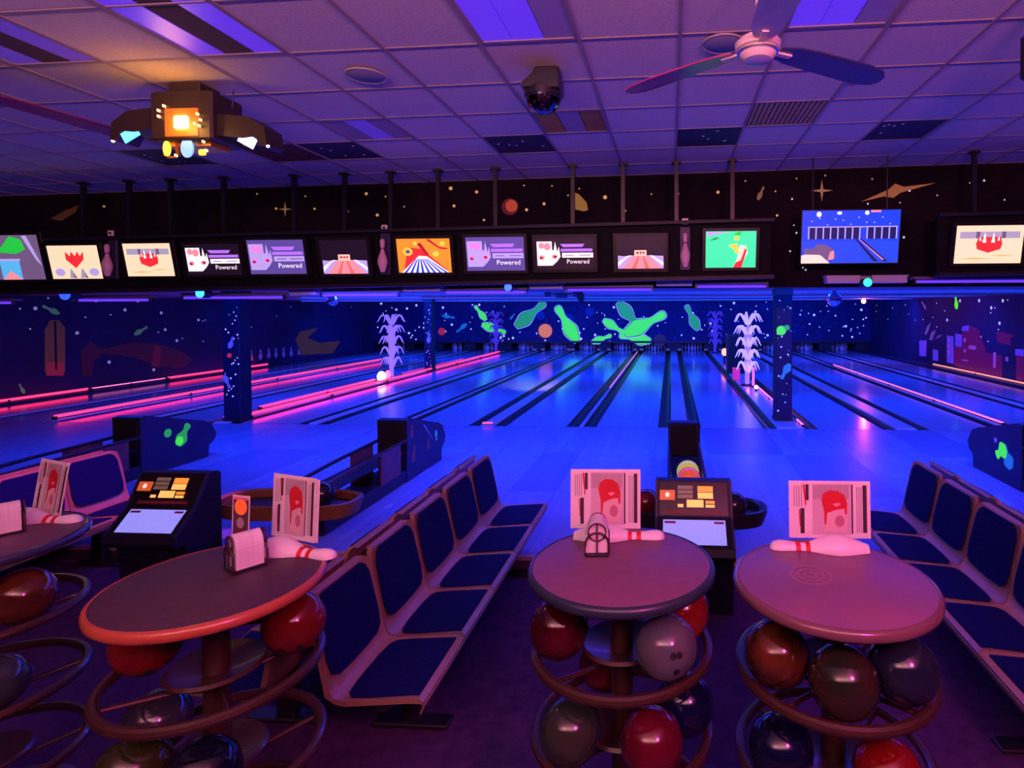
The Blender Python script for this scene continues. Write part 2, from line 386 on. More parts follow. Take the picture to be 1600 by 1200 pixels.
for x, z, r, k in [(-6.06, 0.99, 0.3370888888888889, 0), (-11.2, 0.96, 0.18386666666666665, 1), (-0.51, 0.52, 0.3064444444444444, 2)]:
    if k == 0: disc(on_far, (x-.05, z), r*1.25, wall_far, 'painted_ring', M('mural_dark_red', (.25,.03,.05), .7), .004)
    disc(on_far, (x, z), r, wall_far, 'painted_planet', (FL_ORANGE, FL_RED, FL_BROWN)[k], .012)
def stars(f, pts, parent, mat, name='painted_stars'):
    mb = MB()
    for a, b, r in pts: mb.prism([(a+r*math.cos(2*PI*i/7), b+r*math.sin(2*PI*i/7)) for i in range(7)], f, 0, .006)
    return stuff(obj(name, mb, mat, parent))
P = []
for _ in range(150):
    x, z = random.uniform(XL+.2, XR-.2), random.uniform(.5, 2.35)
    P.append((x, z, random.choice((.025,.03,.04,.06))))
stars(on_far, P, wall_far, STAR)
mb = MB()
for _ in range(170):   # faint swirls of the space mural
    x, z = random.uniform(-12, 8), random.uniform(.5, 2.3); r = random.uniform(.05, .2); w = random.uniform(.012,.03); a0 = random.uniform(0, 6)
    arc = [a0+q*.5 for q in range(6)]
    mb.prism([(x+r*math.cos(a), z+r*math.sin(a)) for a in arc]+[(x+(r-w)*math.cos(a), z+(r-w)*math.sin(a)) for a in reversed(arc)], on_far, 0, .003)
stuff(obj('painted_swirls', mb, MOTIF, wall_far))
for x in (-3.9, -4.9, -6.3): disc(on_far, (x, 1.75+.2*math.sin(x*3)), .22, wall_far, 'painted_nebula', MOTIF, .003)
# lower black beam of the masking unit
obj('mask_beam', MB().box(XL, XR, YF-.06, YF, .40, .50), M('mask_black', (.012,.010,.014), .5), wall_far)
# valance mural
stars(on_val, [(a, b, r*.005) for a, b, r in [(-5.02, 3.34, 3), (-4.81, 3.36, 1), (-4.51, 3.33, 3), (-3.83, 3.51, 4), (-3.58, 3.47, 2), (-3.69, 3.24, 4), (-4.08, 3.29, 3), (-3.34, 3.34, 2), (-2.74, 3.56, 5), (-2.7, 3.34, 4), (-2.41, 3.51, 4), (-2.32, 3.16, 3), (-1.81, 3.58, 2), (-1.78, 3.28, 4), (-1.56, 3.35, 4), (-1.46, 3.57, 2), (-1.26, 3.45, 2), (-1.12, 3.53, 2), (-0.8, 3.42, 5), (-0.56, 3.25, 4), (-0.23, 3.45, 2), (0.58, 3.46, 4), (0.91, 3.59, 2), (1.27, 3.46, 2), (1.29, 3.17, 3), (1.52, 3.61, 2), (1.86, 3.64, 2), (2.41, 3.59, 2), (0.1, 3.45, 2), (1.79, 3.04, 2), (-5.27, 3.53, 2), (-7.35, 3.4, 3), (-4.63, 3.49, 2)]], wall_val, STARY)
disc(on_val, (-1.99,3.32), .105, wall_val, 'painted_ring', M('mural_dark_red', (.25,.03,.05), .7), .003)
disc(on_val, (-1.97,3.33), .075, wall_val, 'painted_planet', E('dull_orange_paint', (.55,.10,.03), .3), .006)
obj('painted_fin', MB().prism([(-1.19,3.49),(-1.12,3.46),(-1.03,3.36),(-1.01,3.27),(-1.06,3.25),(-1.19,3.28)], on_val, 0, .006), E('dull_yellow_paint', (.35,.24,.03), .25), wall_val)
pin_decal(on_val, (1.06,3.36), (1.13,3.52), wall_val, E('dull_olive_paint', (.25,.20,.06), .15), line=False)
def star4(c, r, q=.18):
    return [(c[0]+(r if i % 2 == 0 else r*q)*math.cos(PI*i/4), c[1]+(r if i % 2 == 0 else r*q)*math.sin(PI*i/4)) for i in range(8)]
obj('painted_star', MB().prism(star4((1.82,3.46), .13), on_val, 0, .006), E('dull_gold_paint', (.40,.27,.10), .25), wall_val)
obj('painted_comet', MB().prism([(2.28,3.32),(2.55,3.38),(2.66,3.36),(2.74,3.42),(3.15,3.53),(2.78,3.49),(2.68,3.53),(2.60,3.46)], on_val, 0, .006), E('dull_comet_paint', (.45,.20,.06), .25), wall_val)
obj('painted_star', MB().prism(star4((-4.9,3.33), .09), on_val, 0, .006), E('dull_gold_paint', (.40,.27,.10), .25), wall_val)
obj('painted_nebula', MB().prism([(-8.1,3.25),(-7.9,3.35),(-7.7,3.42),(-7.75,3.33),(-7.95,3.22)], on_val, 0, .004), E('dull_brown_paint', (.14,.06,.02), .1), wall_val)
P = [(random.uniform(1.2,4.6), random.uniform(2.4,3.55), random.uniform(.006,.014)) for _ in range(34)]
stars(on_val, P, wall_val, STAR, 'painted_dots')
# left wall mural
obj('painted_rocket', MB().prism([(12.66, 0.59), (12.68, 1.6), (12.8, 1.82), (13.0, 1.82), (13.13, 1.63), (13.11, 0.54)], on_left, 0, .01), E('mural_tan', (.25,.11,.03), .06), wall_left)
obj('painted_rocket_stripe', MB().prism([(12.88,.62),(12.88,1.8),(12.93,1.8),(12.93,.62)], on_left, 0, .014), M('mural_black', (.01,.015,.02), .7), wall_left)
obj('painted_rocket_base', MB().prism([(12.69, 0.51), (12.7, 0.83), (13.08, 0.79), (13.08, 0.47)], on_left, 0, .014), E('mural_red', (.45,.03,.05), .16), wall_left)
obj('painted_creature', MB().prism([(13.52, 0.4), (13.5, 1.04), (13.73, 1.27), (14.05, 1.05), (14.86, 1.17), (15.64, 1.09), (16.62, 0.74), (16.85, 0.52), (16.49, 0.3), (15.62, 0.44), (15.03, 0.72), (14.05, 0.94), (13.81, 0.74), (13.77, 0.37)], on_left, 0, .008), E('mural_maroon', (.07,.004,.03), .05), wall_left)
obj('painted_creature_band', MB().prism([(15.44, 0.48), (15.54, 1.04), (15.78, 1.0), (15.69, 0.4)], on_left, 0, .012), E('mural_red_dark', (.2,.008,.04), .08), wall_left)
for a, b, c, d in [(13.01, 1.97, 12.64, 2.16), (14.95, 1.38, 15.35, 1.58), (12.22, 0.16, 12.12, 0.39)]: pin_decal(on_left, (a, b), (c, d), wall_left, E('mural_grey_green', (.10,.26,.12), .2), line=False)
obj('painted_flame', MB().prism([(18.91, 0.27), (18.95, 0.82), (19.23, 0.98), (19.28, 0.57), (19.46, 0.27)], on_left, 0, .01), E('mural_flame', (.60,.12,.04), .25), wall_left)
obj('painted_figure', MB().prism([(22.07, 0.24), (21.77, 0.89), (22.02, 1.18), (23.27, 1.3), (22.49, 0.91), (23.34, 0.65), (24.85, 0.67), (24.25, 0.14)], on_left, 0, .008), E('mural_tan', (.25,.11,.03), .06), wall_left)
for a, b in [(19.34, 0.28), (19.81, 0.26), (20.24, 0.27), (20.62, 0.26), (21.05, 0.25), (21.49, 0.23), (21.96, 0.25)]: pin_decal(on_left, (a, b), (a, b+.36), wall_left, M('mural_pale', (.45,.4,.5), .7), line=False, wide=1.6)
stars(on_left, [(a, b, .045) for a, b in [(12.75, 2.49), (14.69, 2.06), (15.8, 1.97), (14.22, 0.69), (16.31, 1.14), (15.52, 0.35), (15.07, 2.31), (15.92, 1.48), (12.49, 2.1), (13.91, 2.3), (17.11, 1.74), (13.72, 0.75), (13.42, 1.49)]]+[(random.uniform(11.5,26), random.uniform(.9,2.35), .022) for _ in range(20)], wall_left, E('dim_star', (.4,.45,.6), .3))
# right wall mural
for q in [[(19.65, 0.14), (19.66, 0.77), (19.12, 0.81), (19.1, 0.07)], [(19.1, 0.07), (19.13, 1.45), (18.81, 1.5), (18.2, 1.4), (17.76, 0.82), (17.75, -0.04)], [(17.75, -0.04), (17.76, 0.71), (16.9, 0.68), (16.88, -0.06)], [(16.22, -0.03), (16.23, 0.93), (15.89, 0.93), (15.88, -0.04)], [(17.16, 1.05), (17.16, 1.36), (16.33, 1.29), (16.53, 1.17), (16.47, 1.0)]]: obj('painted_tower', MB().prism([(a, max(b,.06)) for a, b in q], on_right, 0, .008), E('mural_tower', (.28,.006,.07), .14), wall_right)
for q in [[(20.14, 0.2), (20.15, 1.11), (19.71, 1.09), (19.69, 0.18)], [(22.3, 0.24), (22.31, 0.82), (21.71, 0.85), (21.76, 0.26)], [(21.19, 0.17), (21.19, 0.56), (20.8, 0.56), (20.79, 0.18)], [(19.57, 0.78), (19.58, 1.2), (19.16, 1.18), (19.16, 0.78)], [(19.16, 1.3), (19.13, 1.43), (18.73, 1.5), (18.73, 1.32)], [(16.26, 0.75), (16.26, 0.92), (15.89, 0.93), (15.89, 0.75)]]: obj('painted_block', MB().prism(q, on_right, 0, .014), E('mural_violet', (.20,.08,.55), .22), wall_right)
for q in [[(21.88, 1.08), (21.67, 1.37), (21.36, 1.52), (21.56, 1.23), (21.72, 1.06)], [(21.5, 0.88), (21.35, 1.15), (20.96, 1.28), (21.2, 0.97), (21.25, 0.88)], [(21.05, 0.93), (20.81, 1.08), (20.47, 1.1), (20.76, 1.01)]]: obj('painted_claw', MB().prism(q, on_right, 0, .01), M('mural_bone', (.45,.42,.36), .7), wall_right)
(a, b, c, d) = [(19.51, 2.0, 19.6, 2.47), (21.78, 2.0, 22.16, 2.29)][0]; pin_decal(on_right, (a, b), (c, d), wall_right, FL_GREEN, line=False, wide=1.6)
(a, b, c, d) = [(19.51, 2.0, 19.6, 2.47), (21.78, 2.0, 22.16, 2.29)][1]; pin_decal(on_right, (a, b), (c, d), wall_right, M('mural_bone', (.45,.42,.36), .7), line=False)
stars(on_right, [(a, b, .05) for a, b in [(20.78, 2.72), (17.31, 2.52), (17.47, 2.04), (17.04, 1.6), (16.89, 2.24), (18.14, 2.26), (19.3, 2.27), (20.16, 1.63), (21.9, 2.66)]]+[(random.uniform(15.5,27), random.uniform(1.0,2.35), .022) for _ in range(24)], wall_right, STAR)
mb = MB()
for y, z, w, h in ((18.9,.95,.12,.12),(18.9,.62,.1,.1),(18.3,.75,.4,.12),(18.75,.35,.35,.04),(19.9,.9,.16,.1),(19.9,.7,.16,.1),(19.9,.5,.16,.1),(17.2,.3,.12,.45),(16.6,.55,.1,.12)):
    mb.prism([(y,z),(y+w,z),(y+w,z+h),(y,z+h)], on_right, 0, .02)
stuff(obj('painted_windows', mb, E('mural_window', (.55,.12,.35), .2), wall_right))
# ------------------------------------------------------------------ monitor beam, hangers
YM = 6.43
def zo(x): return .0155*x
beam = thing('monitor_beam', 'long black beam carrying the row of score monitors', 'beam', (-3.8, YM, 2.66))
BEAMM = M('beam_paint', (.005,.005,.012), .7, spec=.15)
def slab(x0, x1, y0, y1, z0, z1):
    mb = MB().box(x0, x1, y0, y1, z0, z1); mb.v = [(x, y, z+zo(x)) for x, y, z in mb.v]; return mb
obj('back_panel', slab(-9.0, 1.12, YM+.10, YM+.14, 2.38, 3.0), BEAMM, beam)
obj('top_rail', slab(-9.0, 1.14, YM-.02, YM+.14, 2.985, 3.02), M('beam_edge', (.014,.014,.036), .5, spec=.3), beam)
obj('bottom_rail', slab(-9.0, 1.14, YM-.02, YM+.14, 2.36, 2.40), M('beam_edge', (.014,.014,.036), .5, spec=.3), beam)
beam2 = thing('monitor_beam', 'short black beam carrying the rightmost score monitor', 'beam', (3.6, YM, 2.66))
obj('back_panel', slab(2.92, 4.6, YM+.10, YM+.14, 2.36, 3.0), BEAMM, beam2)
obj('top_rail', slab(2.9, 4.62, YM-.02, YM+.14, 2.985, 3.02), M('beam_edge', (.014,.014,.036), .5, spec=.3), beam2)
obj('bottom_rail', slab(2.9, 4.62, YM-.02, YM+.14, 2.34, 2.38), M('beam_edge', (.014,.014,.036), .5, spec=.3), beam2)
HX = [-7.0,-6.42,-5.9,-5.24,-4.38,-3.77,-3.22,-2.66,-1.99,-1.10,-.53,.07,.69,3.29]
for i, x in enumerate(HX):
    mb = MB().box(x-.022, x+.022, YM+.04, YM+.085, 3.0+zo(x), zc(x)); mb.box(x-.05, x+.05, YM+.02, YM+.11, zc(x)-.02, zc(x)-.004)
    n = ['first','second','third','fourth','fifth','sixth','seventh','eighth','ninth','tenth','eleventh','twelfth','thirteenth','fourteenth'][i]
    tag(obj('hanger_strut', mb, DARK), 'dark steel ceiling hanger above the monitors, %s from the left' % n, 'hanger', 'monitor hangers')

# ------------------------------------------------------------------ monitors
TILT = math.radians(11)
def screen_kit(name, label, x0, x1, z0, z1, base, y=YM, tilt=TILT, bez=.035, cat='monitor', brand=False):
    w, h = x1-x0, z1-z0
    t = thing(name, label, cat, ((x0+x1)/2, y, (z0+z1)/2), (tilt, 0, 0), group='score monitors' if cat == 'monitor' else None)
    obj('housing', MB().bbox(-w/2-bez, w/2+bez, -.012, .05, -h/2-bez, h/2+bez, .008), DARK, t, local=True)
    for a in ((-w/2-bez,w/2+bez,h/2,h/2+bez),(-w/2-bez,w/2+bez,-h/2-bez,-h/2),(-w/2-bez,-w/2,-h/2,h/2),(w/2,w/2+bez,-h/2,h/2)):
        obj('bezel', MB().box(a[0],a[1],-.024,-.011,a[2],a[3]), DARK, t, local=True)
    obj('bracket', MB().box(-.06,.06,.05,.095,-.08,.08), DARK, t, local=True)
    s = obj('screen', MB().box(-w/2, w/2, -.016, -.012, -h/2, h/2), base, t, local=True)
    lay = [0]
    def pic(polys, mat, nm='screen_picture'):
        lay[0] += 1; yy = -.0165-.0004*lay[0]; mb = MB()
        for p in polys: mb.add([(-w/2+w*min(1,max(0,a)), yy, -h/2+h*min(1,max(0,b))) for a, b in p], [tuple(range(len(p)))])
        o = obj(nm, mb, mat, s, local=True)
        if len(polys) > 1: stuff(o)
        return o
    def txt(body, cx_, cz_, size, mat):
        lay[0] += 1; yy = -.0165-.0004*lay[0]
        return stuff(obj('screen_text', text_mb(body, size*h, lambda a, b: (-w/2+w*cx_+a, yy, -h/2+h*cz_+b)), mat, s, local=True))
    return t, pic, txt
def rect(a, b, c, d): return [(a,b),(c,b),(c,d),(a,d)]
def ell(x, y, rx, ry, n=14): return [(x+rx*math.cos(2*PI*i/n), y+ry*math.sin(2*PI*i/n)) for i in range(n)]
SBLACK = E('screen_black', (.02,.01,.03), .4); SCREAM = E('screen_cream', (1.0,.72,.46), 1.0); SWHITE = E('screen_white', (1.0,.92,.95), 1.0)
SRED = E('screen_red', (.85,.03,.04), .9); SPURP = E('screen_purple', (.45,.18,1.0), .9); SGREY = E('screen_grey', (.45,.45,.6), .7)
SDIM = E('screen_dim_violet', (.10,.07,.32), .9); SPINK = E('screen_pink', (1.0,.30,.35), .9); SLAV = E('screen_lavender', (.5,.42,.9), .8)
SBLUE = E('screen_blue', (.01,.06,.95), .9); SGREEN = E('screen_green', (.02,.62,.06), .9); SMINT = E('screen_mint', (.04,.85,.38), .95)
SORANGE = E('screen_orange', (1.0,.30,.03), .95); SYEL = E('screen_yellow', (1.0,.65,.08), .95); SNAVY = E('screen_navy', (.01,.015,.12), .8)
SDKRED = E('screen_dark_red', (.40,.01,.03), .9); SCYAN = E('screen_cyan', (.1,.5,.9), .9); SSKIN = E('screen_skin', (1.0,.75,.6), .95); SPLUM = E('screen_plum', (.16,.10,.22), .9)

# 0 leftmost, cut by the frame
t, pic, txt = screen_kit('monitor', 'leftmost score monitor showing a green shape over a blue cup', -8.25, -7.46, 2.42, 2.95, SPLUM)
pic([rect(.30,0,.62,.42)], SCYAN); pic([rect(.30,.42,.64,.47)], SLAV); pic([[(.3,.62),(.55,.98),(.72,.9),(.76,.68),(.6,.58)]], SGREEN); pic([[(.74,.98),(.82,.98),(.98,.3),(.9,.45)]], SLAV); pic([[(.3,0),(.62,0),(.45,.2)]], SPINK)
t, pic, txt = screen_kit('monitor', 'score monitor with a red crowned heart on cream', -7.36, -6.72, 2.425, 2.82, SCREAM)
pic([[(.5,.32),(.68,.58),(.70,.82),(.62,.68),(.58,.82),(.52,.68),(.46,.82),(.42,.68),(.34,.82),(.33,.58)]], SRED)
pic([ell(.17,.2,.1,.12), ell(.84,.2,.1,.12)], SLAV); pic([[(.34,.02),(.38,.3),(.41,.3),(.5,.02)], [(.55,.02),(.6,.3),(.64,.3),(.72,.02)]], SGREY); pic([[(.43,.02),(.40,.18),(.48,.02)],[(.66,.02),(.63,.18),(.70,.02)]], SPLUM)
def wood_logo(label, x0, x1, z0, z1):
    t, pic, txt = screen_kit('monitor', label, x0, x1, z0, z1, SCREAM)
    pic([rect(.06,.66,.95,.84)], SGREY); pic([rect(.30,.66,.36,.84), rect(.68,.66,.74,.84)], SPLUM)
    pic([[(.5,.28),(.68,.38),(.70,.52),(.67,.70),(.34,.70),(.31,.52),(.33,.38)]], SRED); pic([[(.40,.55),(.43,.82),(.46,.55)],[(.53,.55),(.56,.82),(.59,.55)],[(.35,.6),(.36,.72),(.39,.6)],[(.62,.6),(.64,.72),(.66,.6)]], SWHITE)
    pic([[(.08,.12),(.3,.16),(.6,.13),(.3,.10)], [(.5,.2),(.7,.23),(.93,.2),(.7,.18)]], E('screen_grain', (1.0,.50,.22), .9))
wood_logo('score monitor with a red ball emblem on pale wood, left part of the row', -6.41, -5.82, 2.45, 2.835)
def hand_ad(label, x0, x1, z0, z1, dim):
    t, pic, txt = screen_kit('monitor', label, x0, x1, z0, z1, SDIM if dim else SBLACK)
    A = SLAV if dim else SWHITE
    pic([[(.02,.12),(.28,.12),(.36,.25),(.42,.40),(.40,.72),(.37,.55),(.335,.88),(.31,.6),(.28,.62),(.28,.88),(.02,.88)]], A)
    pic([ell(.10,.75,.05,.1), ell(.20,.72,.06,.12), ell(.10,.38,.05,.07), ell(.32,.40,.05,.07)], SPINK if not dim else E('screen_violet_pink', (.75,.25,.75), .9))
    pic([ell(.09,.36,.03,.04), ell(.33,.40,.03,.04)], SDKRED)
    pic([[(.42,.80),(.84,.80),(.80,.70),(.47,.70)], rect(.43,.56,.97,.65)], SPURP)
    pic([rect(.45,.37,.98,.52)], A); pic([rect(.50,.43,.66,.455), rect(.74,.43,.95,.455)], SPLUM)
    txt('Powered', .72, .24, .20, SWHITE)
hand_ad('black score monitor with a white hand advert, left half of the row', -5.66, -4.99, 2.46, 2.82, False)
hand_ad('violet-tinted score monitor with a hand advert, left half of the row', -4.89, -4.21, 2.465, 2.86, True)
def lane_pic(label, x0, x1, z0, z1):
    t, pic, txt = screen_kit('monitor', label, x0, x1, z0, z1, SBLACK)
    pic([[(.03,.02),(.03,.42),(.14,.40),(.30,.42),(.44,.42),(.64,.42),(.72,.42),(.97,.40),(.97,.02)]], SLAV)
    pic([[(.12,.02),(.34,.42),(.66,.42),(.93,.02)]], SPINK); pic([[(.32,.02),(.45,.42),(.48,.42),(.40,.02)],[(.6,.02),(.53,.42),(.56,.42),(.68,.02)]], E('screen_salmon', (.9,.15,.12), .9))
    pic([[(.03,.08),(.26,.42),(.31,.42),(.03,.22)],[(.97,.2),(.74,.42),(.69,.42),(.97,.10)]], SWHITE); pic([rect(.37,.40,.62,.58)], E('screen_peach', (1.0,.6,.45), .95)); pic([rect(.41,.47,.46,.53), rect(.48,.47,.52,.53), rect(.54,.47,.58,.53)], SDKRED)
lane_pic('black score monitor with a pink lane picture, left of a pin ornament', -4.02, -3.46, 2.455, 2.85)
# 6 cartoon table
t, pic, txt = screen_kit('monitor', 'score monitor with a bright orange and red cartoon table', -3.11, -2.49, 2.47, 2.855, SORANGE)
pic([[(.10,.05),(.2,.75),(.45,.7),(.9,.1),(.95,.6),(.9,.02)]], SRED); pic([[(.05,0),(.4,.5),(.55,.48),(.95,.0)]], SWHITE)
pic([[(.10+.11*i,.0),(.33+.03*i,.40),(.35+.03*i,.40),(.15+.11*i,.0)] for i in range(8)], SBLUE); pic([ell(.2,.62,.09,.12), ell(.86,.85,.05,.07), ell(.72,.55,.06,.08), ell(.35,.86,.04,.06)], SYEL); pic([ell(.2,.62,.045,.06)], SPLUM); pic([[(.38,.85),(.55,.5),(.6,.52),(.45,.88)], [(.55,.98),(.8,.7),(.95,.68),(.95,.72),(.8,.75),(.62,.98)]], SDKRED)
hand_ad('violet-tinted score monitor with a hand advert, middle of the row', -2.31, -1.64, 2.485, 2.865, True)
hand_ad('black score monitor with an orange-white hand advert, middle of the row', -1.51, -.85, 2.495, 2.85, False)
lane_pic('black score monitor with a pink lane picture, left of the rightmost pin ornament', -.60, -.06, 2.49, 2.855)
t, pic, txt = screen_kit('monitor', 'score monitor with a mint green cartoon picture', .39, .94, 2.50, 2.90, SMINT)
pic([[(.02,.86),(.02,.98),(.5,.98)]], SLAV); pic([[(.05,.74),(.2,.84),(.28,.82),(.2,.77)]], E('screen_deep_green', (.0,.35,.12), .8)); pic([[(.55,.90),(.62,.98),(.72,.98),(.68,.88)]], SGREEN)
pic([ell(.61,.8,.05,.06), [(.45,.62),(.62,.66),(.66,.45),(.72,.35),(.60,.4),(.56,.5)]], SYEL); pic([[(.68,.62),(.80,.60),(.84,.4),(.72,.12),(.55,.02),(.62,.2)]], SSKIN); pic([[(.55,.0),(.72,.0),(.82,.5),(.78,.52),(.70,.2),(.6,.14)]], SRED)
wood_logo('rightmost score monitor with a red ball emblem on pale wood', 3.06, 3.76, 2.525, 2.93)
# 11 big screen
t, pic, txt = screen_kit('projection_screen', 'large blue screen showing bowling lanes, hung right of the monitors', 1.45, 2.50, 2.545, 3.12, SBLUE, y=6.5, tilt=math.radians(9), bez=.012, cat='screen')
pic([rect(0,.0,1,.42)], E('screen_mid_blue', (.02,.08,.9), .8)); pic([rect(.08+.075*i,.46,.14+.075*i,.68) for i in range(12) if i != 7], SNAVY)
pic([rect(.065+.075*i,.46,.078+.075*i,.69) for i in range(13)]+[rect(.06,.68,.98,.70)], SLAV)
pic([[(.55,.46),(.75,.03),(.80,.03),(.57,.46)], [(.60,.46),(.85,.03),(.9,.03),(.62,.46)]], SNAVY); pic([[(.585,.46),(.84,.06),(.86,.06),(.592,.46)]], SPINK)
pic([[(0,0),(0,.15),(.12,.2),(.22,.14),(.3,0)]], SSKIN); pic([[(.03,.17),(.03,.28),(.12,.28),(.16,.36),(.25,.36),(.34,.25),(.36,.1),(.26,.06),(.2,.16)]], SPLUM); pic([[(.30,.22),(.34,.24),(.34,.08),(.28,.06)]], SPINK)
pic([ell(.17,.93,.025,.05), ell(.66,.95,.022,.04), ell(.38,.95,.025,.03)], SWHITE); pic([rect(.70,.96,.80,1.0)], SPINK); pic([ell(.1+.08*i,.80+.07*math.sin(i*2.3),.006,.01,6) for i in range(11)], SWHITE)

for x in (-.4,.4): obj('hanger_rod', MB().cyl((x,.046,.29),(x,.137,.872), .008, n=8), DARK, t, local=True)
# pin ornaments on the beam
for x, z0, lab in ((-6.62, 2.45, 'lilac pin-shaped ornament between the two cream monitors'), (-3.28, 2.475, 'lilac pin-shaped ornament beside the orange cartoon monitor'), (.165, 2.505, 'lilac pin-shaped ornament left of the mint green monitor')):
    t = thing('pin_ornament', lab, 'pin ornament', (x, YM+.02, z0), group='pin ornaments')
    obj('backboard', MB().bbox(x-.06, x+.06, YM+.03, YM+.07, z0-.03, z0+.455, .006), M('ornament_board', (.03,.028,.10), .5), t)
    mb = MB().lathe([(r*.92, z) for r, z in PINP], (x, YM-.03, z0), 20)
    obj('pin', mb, M('ornament_pin', (.75,.45,.6), .4), t, smooth=True)
    obj('neck_band', MB().lathe([(.024,.258),(.0245,.275)], (x, YM-.03, z0), 20), M('ornament_band', (.25,.08,.2), .5), t)
    obj('sign_plate', MB().bbox(x-.035, x+.035, YM+.01, YM+.03, z0+.48, z0+.545, .004), WHITE, t)
    obj('sign_center', MB().box(x-.015, x+.015, YM+.005, YM+.01, z0+.50, z0+.525), INK, t)

# ------------------------------------------------------------------ black-light tubes under the beam
TUBE = E('uv_tube_glow', (.11,.03,1.0), 1.5)
BAL = M('ballast_box', (.5,.48,.66), .5)
seg = [(-9.2,-8.35),(-7.5,-6.5),(-6.1,-4.75),(-4.3,-3.3),(-2.75,-1.72),(-1.26,-.2),(.29,1.15),(2.8,4.1)]
nm = ['leftmost','second from left','third from left','fourth from left','fifth from left','sixth from left','seventh from left','rightmost']
for i, (a, b) in enumerate(seg):
    z = 2.285+zo((a+b)/2)+.01*(b > 1); t = thing('black_light', 'glowing violet black-light tube under the monitors, '+nm[i], 'tube light', ((a+b)/2, 6.85, z), group='black-light tubes')
    obj('tube', MB().cyl((a+.03,6.85,z),(b-.03,6.85,z), .016, n=10), TUBE, t, smooth=True)
    obj('housing', MB().bbox(a, b, 6.83, 6.95, z+.025, z+.06, .006), M('tube_housing', (.16,.15,.22), .5), t)
    obj('bracket', MB().box((a+b)/2-.03, (a+b)/2+.03, 6.94, YS, 2.31, 2.35), DARK, t)
    for x in (a+.015, b-.015): obj('socket', MB().bbox(x-.015, x+.015, 6.83, 6.87, z-.025, z+.03, .004), DARK, t)
for x0, x1, z0, z1, lab in ((-4.68,-4.35,2.225,2.39,'under the violet-tinted left monitor'),(-3.25,-2.78,2.265,2.36,'under the orange cartoon monitor'),(-1.69,-1.28,2.285,2.365,'under the middle hand adverts'),(-.17,.26,2.315,2.385,'under the rightmost pin ornament'),(1.81,2.72,2.335,2.425,'under the large blue screen')):
    t = thing('ballast_box', 'pale grey ballast box '+lab, 'ballast box', ((x0+x1)/2, 6.88, z0), group='ballast boxes')
    obj('cover', MB().bbox(x0, x1, 6.80, 6.96, z0, z1, .008), BAL, t)
    obj('bracket', MB().box((x0+x1)/2-.03, (x0+x1)/2+.03, 6.95, YS, 2.31, 2.35), DARK, t)
    obj('lip', MB().box(x0-.01, x1+.01, 6.79, 6.97, z1-.012, z1), BAL, t)
# small party lamps under the valance
def party(x, y, z, col, s, label, r=.055, power=0):
    t = thing('party_lamp', label, 'lamp', (x, y, z+.09), group='party lamps')
    obj('bracket', MB().tube([(x-.06,y,z),(x-.06,y,z+.08),(x+.06,y,z+.08),(x+.06,y,z)], .006, 6).cyl((x,y,z+.08),(x,y,2.40), .006, n=6), DARK, t)
    obj('can', MB().lathe([(r*.7,-.05),(r*1.05,0),(r*1.05,.07),(r*.6,.10)], (x,y,z), 16, Matrix.Rotation(PI/2,3,'X').inverted()), DARK, t, smooth=True)
    obj('lens', MB().sphere((x,y-.055,z), r, 14, 8, (1,.4,1)), E('lamp_lens_'+label[:12], col, s), t, smooth=True)
    if power: point('lamp_glow', (x, y-.18, z), col, power, .03)
party(-7.37, 6.64, 2.245, (.02,.06,1.0), 2.2, 'deep blue party lamp under the monitors at far left', .07)
party(-5.64, 6.64, 2.25, (.05,.6,.9), 1.8, 'cyan party lamp left of the left pillar')
party(-1.88, 6.64, 2.30, (.02,.06,1.0), 5, 'blue party lamp under the middle hand adverts', .045)
party(2.22, 6.70, 2.335, (.03,.65,.5), 1.6, 'green party lamp under the large blue screen', .05)
party(7.25, 22.2, 2.30, (1.0,.10,.05), 60, 'orange-red party lamp right of the right pillar', .085, power=40)
MIRROR = M('mirror_facets', (.75,.78,.9), .06, 1.0)
def mirror_ball(x, y, z, r, label, zt):
    t = thing('mirror_ball', label, 'mirror ball', (x, y, z), group='mirror balls')
    obj('ball', MB().sphere((x,y,z), r, 22, 14), MIRROR, t)
    obj('hanger_rod', MB().cyl((x,y,z+r*.95),(x,y,zt), .008, n=8), DARK, t)
    obj('cap', MB().lathe([(r*.3,r*.9),(r*.25,r*1.1)], (x,y,z), 12), DARK, t)
mirror_ball(3.34, 12, 2.23, .15, 'mirror ball hanging right of the right pillar', 2.40)
mirror_ball(-7.27, 12, 2.25, .12, 'mirror ball hanging right of the left pillar', 2.40)
def scanner(x, y, z, label, zt=2.40):
    t = thing('scanner_lamp', label, 'lamp', (x, y, z), group='hanging scanner lamps')
    obj('body', MB().bbox(x-.12, x+.12, y-.1, y+.1, z-.05, z+.05, .02), DARK, t)
    obj('arm', MB().box(x-.34, x+.34, y-.04, y+.04, z+.02, z+.05), DARK, t)
    for s in (-1, 1): obj('head', MB().bbox(x+s*.3-.06, x+s*.3+.06, y-.06, y+.06, z-.03, z+.07, .015), DARK, t)
    obj('stem', MB().cyl((x,y,z+.05),(x,y,zt), .015, n=8), DARK, t)
scanner(-2.28, 12, 2.33, 'black scanner lamp with side arms under the lane ceiling')
tag(obj('ceiling_sensor', MB().lathe([(.02,.14),(.04,.1),(.09,.08),(.09,.02),(.05,-.06),(.02,-.1)], (-1.87,12,2.27), 14), DARK), 'small black lamp hanging right of the scanner lamp', 'lamp')
# pipes under the lane ceiling at left
for k, z in enumerate((2.36, 2.27)):
    tag(obj('ceiling_pipe', MB().cyl((-9.3,14+.0*k,z),(-6.2,14,z), .018, n=8), M('pipe_grey', (.4,.4,.45), .5)), ('upper' if k == 0 else 'lower')+' grey pipe under lane ceiling behind the left palm', 'pipe')

